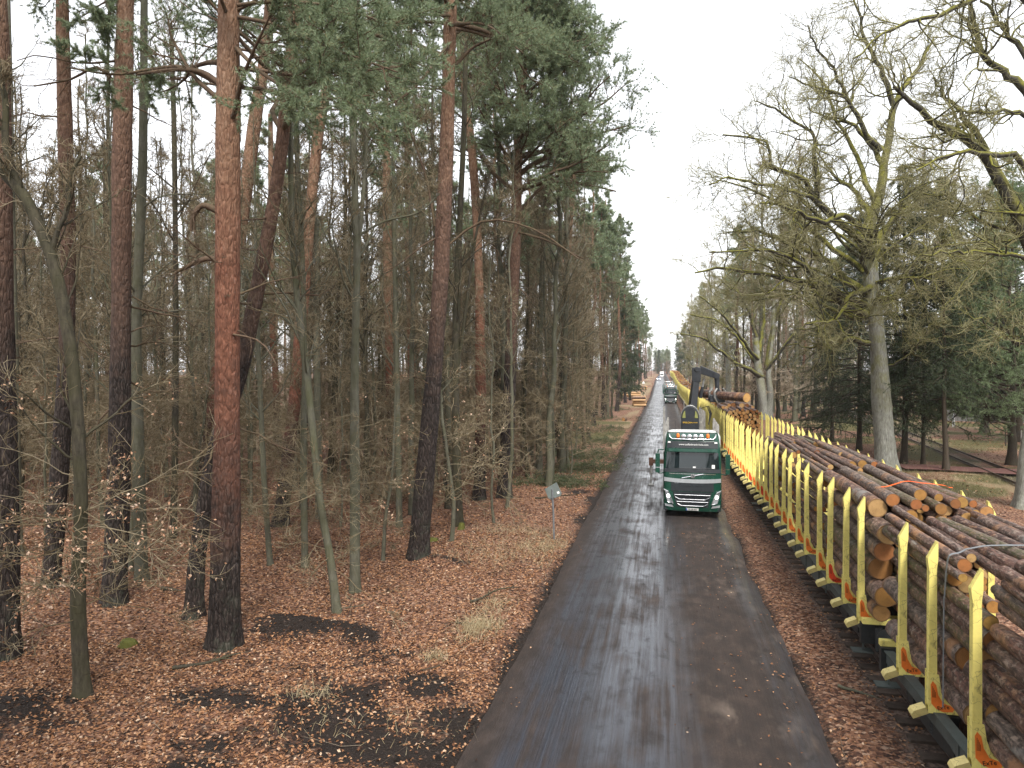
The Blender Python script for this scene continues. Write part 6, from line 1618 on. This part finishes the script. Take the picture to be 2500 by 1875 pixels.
# templates for the rest of the right side
def broad(seed, H, r0, h0, l1):
    rg = np.random.default_rng(seed); P, R = straight(rg, H, r0, r0 * .25, 20, .02, .12); N = NP(); bare_crown(rg, N, P, R, h0, 26, l1, 9, 7, (58, 14), .03, .2, .014, 6, 3, l2f=.45, l3f=.4, n4=3)
    return trunk_of('trunk', P, R, M_OAK, 12, seed, 1.35), N.mesh('crown', [M_OAK, M_TWO])
BR = [broad(440, 19, .42, .22, 7.5), broad(441, 21, .38, .28, 7)]
BRB = [beech_template(450, 24, .22, M_BEECH, 20, 40, 4.6, .22, M_TWB, rmin=.016), beech_template(451, 27, .26, M_BEECH, 14, 44, 5.0, .25, M_TWB, rmin=.016), beech_template(452, 22, .2, M_BEECHD, 20, 38, 4.4, .2, M_TW, rmin=.016)]
def place(T, nm, label, cat, px, d, rz=0., s=1., dx=None):
    p = at_depth(px, 400, d); return tree(nm, label, cat, (p[0], p[1], float(gz(p[0], p[1])) - .1), GR, T[0], T[1], rz, s)
# dark spruces behind and beside the oak
def spruce_near(px, d, H, r0, h0, bl, label, seed, **kw):
    T = spruce_template(seed, H, r0, h0, bl, **dict(dict(nb=95, ln=.15, w=.035, n2=16, nbl=8), **kw)); return place(T, 'spruce_tree', label, 'spruce', px, d)
spruce_near(859.5, 58, 20, .24, .15, 5.6, 'broad dark spruce left of the great oak trunk', 701, nb=170)
spruce_near(832, 66, 17, .2, .08, 4.4, 'dark spruce left of the broad one, reaching almost to the ground', 707, nb=130)
spruce_near(904, 50, 21, .24, .20, 4.0, 'dark spruce just right of the great oak trunk, with a thick brown stem', 702, nb=120)
spruce_near(924, 49, 19, .15, .22, 3.6, 'slim dark spruce, second stem right of the great oak', 703, nb=100)
spruce_near(947, 45.5, 18, .19, .26, 3.5, 'spruce with a bare brown stem, third right of the great oak', 704, nb=90)
spruce_near(880, 70, 22, .24, .1, 4.2, 'tall dark spruce hidden behind the great oak crown', 705)
spruce_near(838, 92, 15, .2, .06, 3.6, 'small spruce behind the broad dark spruce', 706)
# soft blue-green pines at the right edge
def soft_pine(px, d, H, r0, label, seed, **kw):
    rg = np.random.default_rng(seed); P, R = straight(rg, H, r0, .03, 22, .01, .08); N = NP(); pine_crown(rg, N, P, R, **dict(dict(h0=.14, nb=75, bl=5.6, n2=12, n3=6, nbl=12, ln=.24, w=.028, ang=(86, 10), prof=.65, dead=6), **kw))
    T = (trunk_of('trunk', P, R, M_SPB, 12, seed, 1.3), N.mesh('crown', [M_SPB, M_NW])); return place(T, 'white_pine', label, 'pine tree', px, d)
soft_pine(1012, 49, 18.5, .3, 'soft blue-green pine spreading low over the crossing at the right edge', 711, h0=.15, bl=7.0, nb=115, nbl=14)
soft_pine(985, 76, 20, .42, 'tall soft green pine with a grey trunk near the shed', 712, h0=.22, nb=80, ln=.3, w=.04)
soft_pine(1020, 66, 21, .4, 'dark-stemmed green pine beside the fence at the right edge', 713, h0=.24, nb=80, ln=.28, w=.036)
soft_pine(955, 112, 23, .4, 'soft green pine far behind the spruces', 714, ln=.36, w=.06)
yp = pine_template(715, 20, .3, M_PINE, dict(FAR, h0=.25, nb=60, bl=4.5, ln=.35, w=.06)); yp[1].materials[1] = M_NY
place(yp, 'pine_tree', 'yellow-green pine crown showing between the oak limbs at the right', 'pine tree', 1002, 96, 0, 1.05)
# bare brown trees and pines behind the train on the right
lst = [('B', 735, 150), ('B', 752, 135), ('B', 770, 128), ('B', 785, 118), ('B', 800, 112), ('B', 812, 122), ('B', 826, 110), ('B', 845, 118), ('B', 722, 175), ('B', 712, 200), ('B', 860, 105), ('B', 895, 100), ('B', 925, 95), ('B', 775, 165), ('B', 805, 150), ('B', 835, 145), ('B', 757, 185), ('B', 872, 130), ('B', 910, 125),
       ('P', 742, 170), ('P', 765, 150), ('P', 792, 136), ('P', 818, 135), ('P', 706, 230), ('P', 725, 205), ('P', 850, 132), ('P', 698, 270), ('P', 780, 190), ('B', 745, 118), ('B', 760, 108), ('B', 778, 100), ('B', 795, 95), ('B', 815, 98), ('B', 704, 190), ('B', 698, 225), ('B', 690, 265), ('P', 735, 130), ('P', 804, 104), ('P', 757, 122), ('O', 712, 165), ('O', 700, 210), ('O', 693, 250), ('O', 728, 140), ('S', 830, 160), ('S', 795, 175), ('S', 707, 250), ('S', 690, 300), ('S', 684, 360), ('P', 688, 330), ('O', 687, 300), ('P', 680, 420), ('S', 678, 480), ('P', 940, 100), ('B', 965, 105), ('B', 990, 110), ('S', 970, 130)]
cnt = {}; rgr = np.random.default_rng(321)
for k, px, d in sorted(lst, key=lambda q: q[2]):
    T, nm, cat, adj = {'B': (BRB, 'bare_tree', 'bare tree', 'tall brown bare tree'), 'P': (PT, 'pine_tree', 'pine tree', 'tall pine'), 'O': (BR, 'bare_tree', 'bare tree', 'spreading bare tree'), 'S': (SPT, 'spruce_tree', 'spruce', 'dark spruce')}[k]
    cnt[adj] = cnt.get(adj, 0) + 1; i = int(rgr.integers(0, len(T)))
    place(T[i], nm, '%s behind the train on the right, %s from the camera' % (adj, ORD[cnt[adj] - 1]), cat, px, d, rgr.uniform(0, 6), rgr.uniform(1.2, 1.5) if k in 'BO' else rgr.uniform(1.05, 1.3))

# ================================================================== crossing path, shed, fence, swing
xs = np.linspace(15.5, 34, 30); V = []
for x in xs:
    yc_ = 51.5 - .12 * (x - 15.5) + .3 * math.sin(x * .5)
    for k in (-1.35, 1.35): V.append((x, yc_ + k + .1 * math.sin(x * 2.1 + k), float(gz(x, yc_)) + .16))
F = np.array([(2 * i, 2 * i + 2, 2 * i + 3, 2 * i + 1) for i in range(len(xs) - 1)])
t = NT('reddish_path'); n = t.noise(t.wpos(), 4, 5, .65); MPATH = t.fin(t.ramp(n, [(.3, (.085, .040, .034)), (.6, (.13, .062, .053)), (.75, (.20, .12, .10))]), .85, .2)
tag(link('path', mesh_np('path', np.array(V), [(F, 0)], [MPATH])), kind='structure')
M_WALLW = simple('pale_render', (.15, .147, .14), .8, .2, 0, .12, 1.5); M_ROOF = simple('dark_roof', (.06, .05, .045), .8, .2, 0, .25, 5); M_DOOR = simple('brown_door', (.12, .06, .03), .6, .3, 0, .2, 4); M_DARKW = simple('dark_opening', (.012, .012, .014), .3, .4, 0, .2)
p = at_depth(985, 430, 92)
t = thing('shed', 'low pale shed with dark openings far behind the pines on the right', 'shed', (p[0], p[1], 0)); t.rotation_euler = (0, 0, rad(-24))
d = MB(); d.box(-4.5, 4.5, 0, 5, 0, 2.5); part('wall', d, M_WALLW, t)
d = MB(); d.prism([(-.4, 2.45), (2.5, 3.6), (5.4, 2.45), (5.4, 2.6), (2.5, 3.78), (-.4, 2.6)], -4.9, 4.9, 'x'); part('roof', d, M_ROOF, t)
for x, w_ in ((-2.9, 1.0), (.2, 1.3)):
    d = MB(); d.box(x, x + w_, -.03, .0, .7, 1.7); f = part('window', d, M_DARKW, t); d = MB(); d.box(x - .08, x + w_ + .08, -.05, -.031, .62, .69); part('sill', d, M_WALLW, f)
d = MB(); d.box(2.3, 3.4, -.03, 0, .02, 2.05); part('door', d, M_DOOR, t)
p = at_depth(968, 434, 84)
t = thing('swing_frame', 'white metal swing frame standing in front of the shed', 'swing', (p[0], p[1], 0)); t.rotation_euler = (0, 0, rad(-20))
d = MB()
for x in (-1.4, 1.4):
    for s in (-1, 1): d.tube([(x + .1 * s, s * .8, 0), (x, 0, 2.2)], .05, 8)
part('leg', d, M_WS, t)
d = MB(); d.tube([(-1.4, 0, 2.2), (1.4, 0, 2.2)], .05, 8); part('top_bar', d, M_WS, t)
p0, p1 = at_depth(1006, 446, 62), at_depth(1075, 452, 56)
t = thing('garden_fence', 'dark wire garden fence on thin posts at the right edge', 'fence', (p0[0], p0[1], 0)); dv = (p1 - p0) * np.array([1, 1, 0])
for k in range(5):
    d = MB(); q = dv * k / 4; d.tube([q, q + np.array([0, 0, 1.5])], .045, 7); part('post', d, M_ALU if k % 2 else M_SLEEP, t)
d = MB()
for z in np.arange(.1, 1.45, .12): d.tube([np.array([0, 0, z]), dv + np.array([0, 0, z])], .010, 4)
for k in range(60): d.tube([dv * k / 59 + np.array([0, 0, .1]), dv * k / 59 + np.array([0, 0, 1.42])], .007, 3)
part('wire_mesh', d, M_DK, t)

# ================================================================== brushwood, dry grass, fallen branches
rg = np.random.default_rng(808); N = NP()
def brush(px, py, sx, sy, n, hgt=.3):
    p, d = on_ground(px, py); q = rg.normal(0, .5, (n, 2)); x = p[0] + q[:, 0] * sx; y = p[1] + q[:, 1] * sy; k = x < ROADL - .15; x, y = x[k], y[k]
    z = gz(x, y) + rg.uniform(.02, hgt, len(x)) * np.exp(-(q[k] ** 2).sum(1) * .6); az = rg.normal(.2, .9, len(x)) + PI * (rg.uniform(0, 1, len(x)) < .5); D = np.stack([np.cos(az), np.sin(az), rg.normal(.02, .12, len(x))], 1)
    P1, R1 = grow(rg, np.stack([x, y, z], 1), D, rg.uniform(.6, 1.7, len(x)), np.full(len(x), .009), 6, .12, -.02, .4); N.tubes(P1, R1, 3, 0)
    S, D, r, t_, pi = spawn(rg, P1, R1, 9, .1, 1., (50, 12), .6, .6); P2, R2 = grow(rg, S, D, rg.uniform(.15, .45, len(S)), np.full(len(S), .005), 4, .1, -.02, .5); N.tubes(P2, R2, 3, 0)
    Q = P2[:, 1:]; A = unit(np.diff(P2, axis=1)); N.add(*blades(rg, Q.reshape(-1, 3), A.reshape(-1, 3), 7, .085, .022, .7), 1)
brush(553, 485, 3.2, .9, 150, .3); brush(580, 470, 2.6, 1.6, 150, .4); brush(592, 458, 2.4, 2.6, 130, .4); brush(566, 457, 3, 1.4, 60, .25); brush(600, 443, 2.0, 4, 90, .3); brush(604, 430, 3, 6, 90, .3); brush(595, 420, 5, 7, 90, .3); brush(610, 410, 4, 9, 80, .3)
tag(link('cut_brushwood', N.mesh('cut_brushwood', [M_TW, needlemat('cut_spruce_needle', [(0, (.030, .050, .024)), (.5, (.060, .095, .045)), (.9, (.085, .115, .055)), (1, (.14, .11, .05))], .15)])), 'green cut spruce branches strewn along the left verge behind the sign', 'brushwood', kind='stuff')
N = NP()
def grass(px, py, sx, sy, n, h=.4):
    p, d = on_ground(px, py); q = rg.normal(0, .5, (n, 2)); x = p[0] + q[:, 0] * sx; y = p[1] + q[:, 1] * sy; k = (x < ROADL - .2) | (x > 9); x, y = x[k], y[k]; az = rg.uniform(0, 6.28, len(x)); le = rg.uniform(.2, 1.1, len(x))
    D = np.stack([np.cos(az) * le, np.sin(az) * le, np.ones(len(x))], 1); P1, R1 = grow(rg, np.stack([x, y, gz(x, y)], 1), D, h * rg.uniform(.4, 1.2, len(x)), np.full(len(x), .0045), 5, .12, -.16, .3); N.tubes(P1, R1, 3, 0)
grass(478, 634, .55, .9, 480, .38); grass(492, 608, .5, .9, 140, .36); grass(508, 556, 2.6, 2.0, 480, .36); grass(545, 548, 1.3, 1.0, 320, .38); grass(434, 662, .3, .3, 90, .35); grass(520, 535, 2.2, 1.2, 350, .35); grass(310, 705, .5, .5, 70, .35); grass(395, 735, 1.6, .8, 70, .2); grass(300, 735, 1.6, .8, 60, .2)
grass(935, 478, 6, 4, 1600, .35); grass(975, 450, 8, 4, 1200, .4); grass(910, 468, 4, 3, 700, .35); grass(1000, 500, 4, 3, 600, .3)
tag(link('dry_grass', N.mesh('dry_grass', [twigmat('straw_blade', [(0, (.20, .15, .08)), (.5, (.36, .29, .17)), (1, (.48, .41, .27))])])), 'tufts of dry straw-coloured grass on the verges', 'dry grass', kind='stuff')
# fallen sticks, stumps, mossy stones
def stick(px, py, L_, az, r, label, mat=None, z=.05):
    p, d = on_ground(px, py); N = NP(); r_ = np.random.default_rng(int(px)); P1, R1 = grow(r_, np.array([[0, 0, 0.]]), np.array([[math.cos(az), math.sin(az), .03]]), np.array([L_]), np.array([r]), 9, .09, 0, .35); N.tubes(P1, R1, 7, 0)
    S, D, rr_, t_, pi = spawn(r_, P1, R1, 4, .3, .95, (45, 12)); D[:, 2] = np.abs(D[:, 2]) * .4; P2, R2 = grow(r_, S, D, r_.uniform(.15, .5, 4) * L_ * .5, np.full(4, r * .45), 5, .15, 0, .4); N.tubes(P2, R2, 4, 0)
    o = link('fallen_branch', N.mesh('fallen_branch', [mat or M_BEECHD]), None, (p[0], p[1], float(gz(p[0], p[1])) + z)); tag(o, label, 'branch', 'fallen branches on the litter'); return o
stick(470, 604, 1.5, .75, .035, 'broken branch with a pale snapped end lying between the road and the bowed beech'); stick(170, 674, 1.7, .5, .045, 'dark branch on the leaves left of the big red pine foot'); stick(160, 592, 2.2, .1, .06, 'dark branch behind the brown pine')
stick(840, 690, .9, -.5, .035, 'pale splintered stick on the verge beside the train', M_TWO if False else M_BEECH); stick(846, 604, 2.0, -.6, .014, 'long thin stick on the verge beside the train', M_BEECH); stick(455, 627, 1.4, .3, .025, 'thin branch near the dry grass tuft'); stick(330, 612, 1.0, -.2, .02, 'thin pale stick at the foot of the bowed beech', M_BEECH)
stick(570, 470, 3.2, .25, .05, 'grey fallen pole among the green brushwood', M_BEECH); stick(535, 499, 2.2, .15, .04, 'dark fallen branch in front of the crown pine'); stick(640, 550, .8, .2, .012, 'twig lying on the wet road', M_BEECHD, .07); stick(420, 675, .8, .9, .012, 'small dark twig beside the muddy track')
M_MOSS = bark_smooth('moss_cushion', (.05, .055, .012), (.13, .13, .03), (.09, .085, .02), .5)
def stump(px, py, r, h, label, mat):
    p, d = on_ground(px, py); N = NP(); z = np.array([0, .3, .7, 1.0]) * h; P = np.stack([z * .1, z * .05, z], 1); V, Q = stem_mesh('stump', P, np.array([1, .92, .9, .75]) * r, mat, 12, int(px), 1.3, .12); N.add(V, Q); N.add(np.concatenate([V[-12:], [V[-12:].mean(0) + [0, 0, .03]]]), np.array([(j, (j + 1) % 12, 12) for j in range(12)]))
    o = link('tree_stump', N.mesh('tree_stump', [mat]), None, (p[0], p[1], float(gz(p[0], p[1])) - .03)); tag(o, label, 'stump', 'small mossy stumps')
stump(126, 648, .16, .16, 'mossy lump of wood on the leaves left of the big red pine', M_MOSS); stump(461, 532, .14, .28, 'little stump with a mossy cap beside the mossy-footed beech', M_MOSS); stump(432, 542, .2, .12, 'flat mossy stump right behind the tall middle pine', M_MOSS); stump(568, 462, .16, .3, 'cut stump with mossy top among the brushwood', M_MOSS)
# ================================================================== unseen trees added behind the viewer to dim the light and fill windscreen reflections
rgb = np.random.default_rng(99); cnb = 0
for i, (x, y) in enumerate([(-6.5, -11), (8.9, -24)]):
    tree('bare_tree', 'spreading bare tree behind the viewpoint on the %s' % ['left', 'right'][i], 'bare tree', (x, y, 0), 'trees behind the viewpoint', *BR[i], 1.0 + i, 1.45)
for i, (x, y) in enumerate([(-5.0, -6), (-8.5, -12), (-4.7, -16), (-4.8, -28)]):
    tree('spruce_tree', '%s spruce behind the viewpoint, close to the road' % ORD[i], 'spruce', (x, y, 0), 'trees behind the viewpoint', *SPT[i % 2], rgb.uniform(0, 6), 1.3)
for x, y in [(-7, -3), (-10, -14), (-6.5, -24), (-13, -8), (-16, -22), (-9, -34), (11.5, -6), (11, -17), (10.5, -28), (17, -10), (19, -26), (13, -40), (-8, -46), (-14, -38)]:
    T = (PT if cnb % 2 else BT)[cnb % 4]; T = BR[cnb % 2] if x > 0 and cnb % 2 == 0 else T; cnb += 1
    tree('pine_tree' if cnb % 2 == 0 else 'beech_tree', '%s tree behind the viewpoint, beside the road' % ORD[cnb - 1], 'pine tree' if cnb % 2 == 0 else 'beech tree', (x, y, 0), 'trees behind the viewpoint', T[0], T[1], rgb.uniform(0, 6), 1.1)
# ================================================================== damp winter air
me = bpy.data.meshes.new('haze'); x0, x1, y0, y1, z0, z1 = -430, 430, -60, 1510, -2.5, 45
hv = [(x, y, z) for z in (z0, z1) for y in (y0, y1) for x in (x0, x1)]
me.from_pydata(hv, [], [(0, 2, 3, 1), (4, 5, 7, 6), (0, 1, 5, 4), (1, 3, 7, 5), (3, 2, 6, 7), (2, 0, 4, 6)])
hm = bpy.data.materials.new('haze'); hm.use_nodes = True; ht = hm.node_tree; ht.nodes.clear(); ho = ht.nodes.new('ShaderNodeOutputMaterial'); hp = ht.nodes.new('ShaderNodeVolumePrincipled')
hp.inputs['Color'].default_value = (.93, .95, 1, 1); hp.inputs['Density'].default_value = HAZE; ht.links.new(hp.outputs[0], ho.inputs['Volume']); me.materials.append(hm)
tag(link('haze', me), kind='stuff')
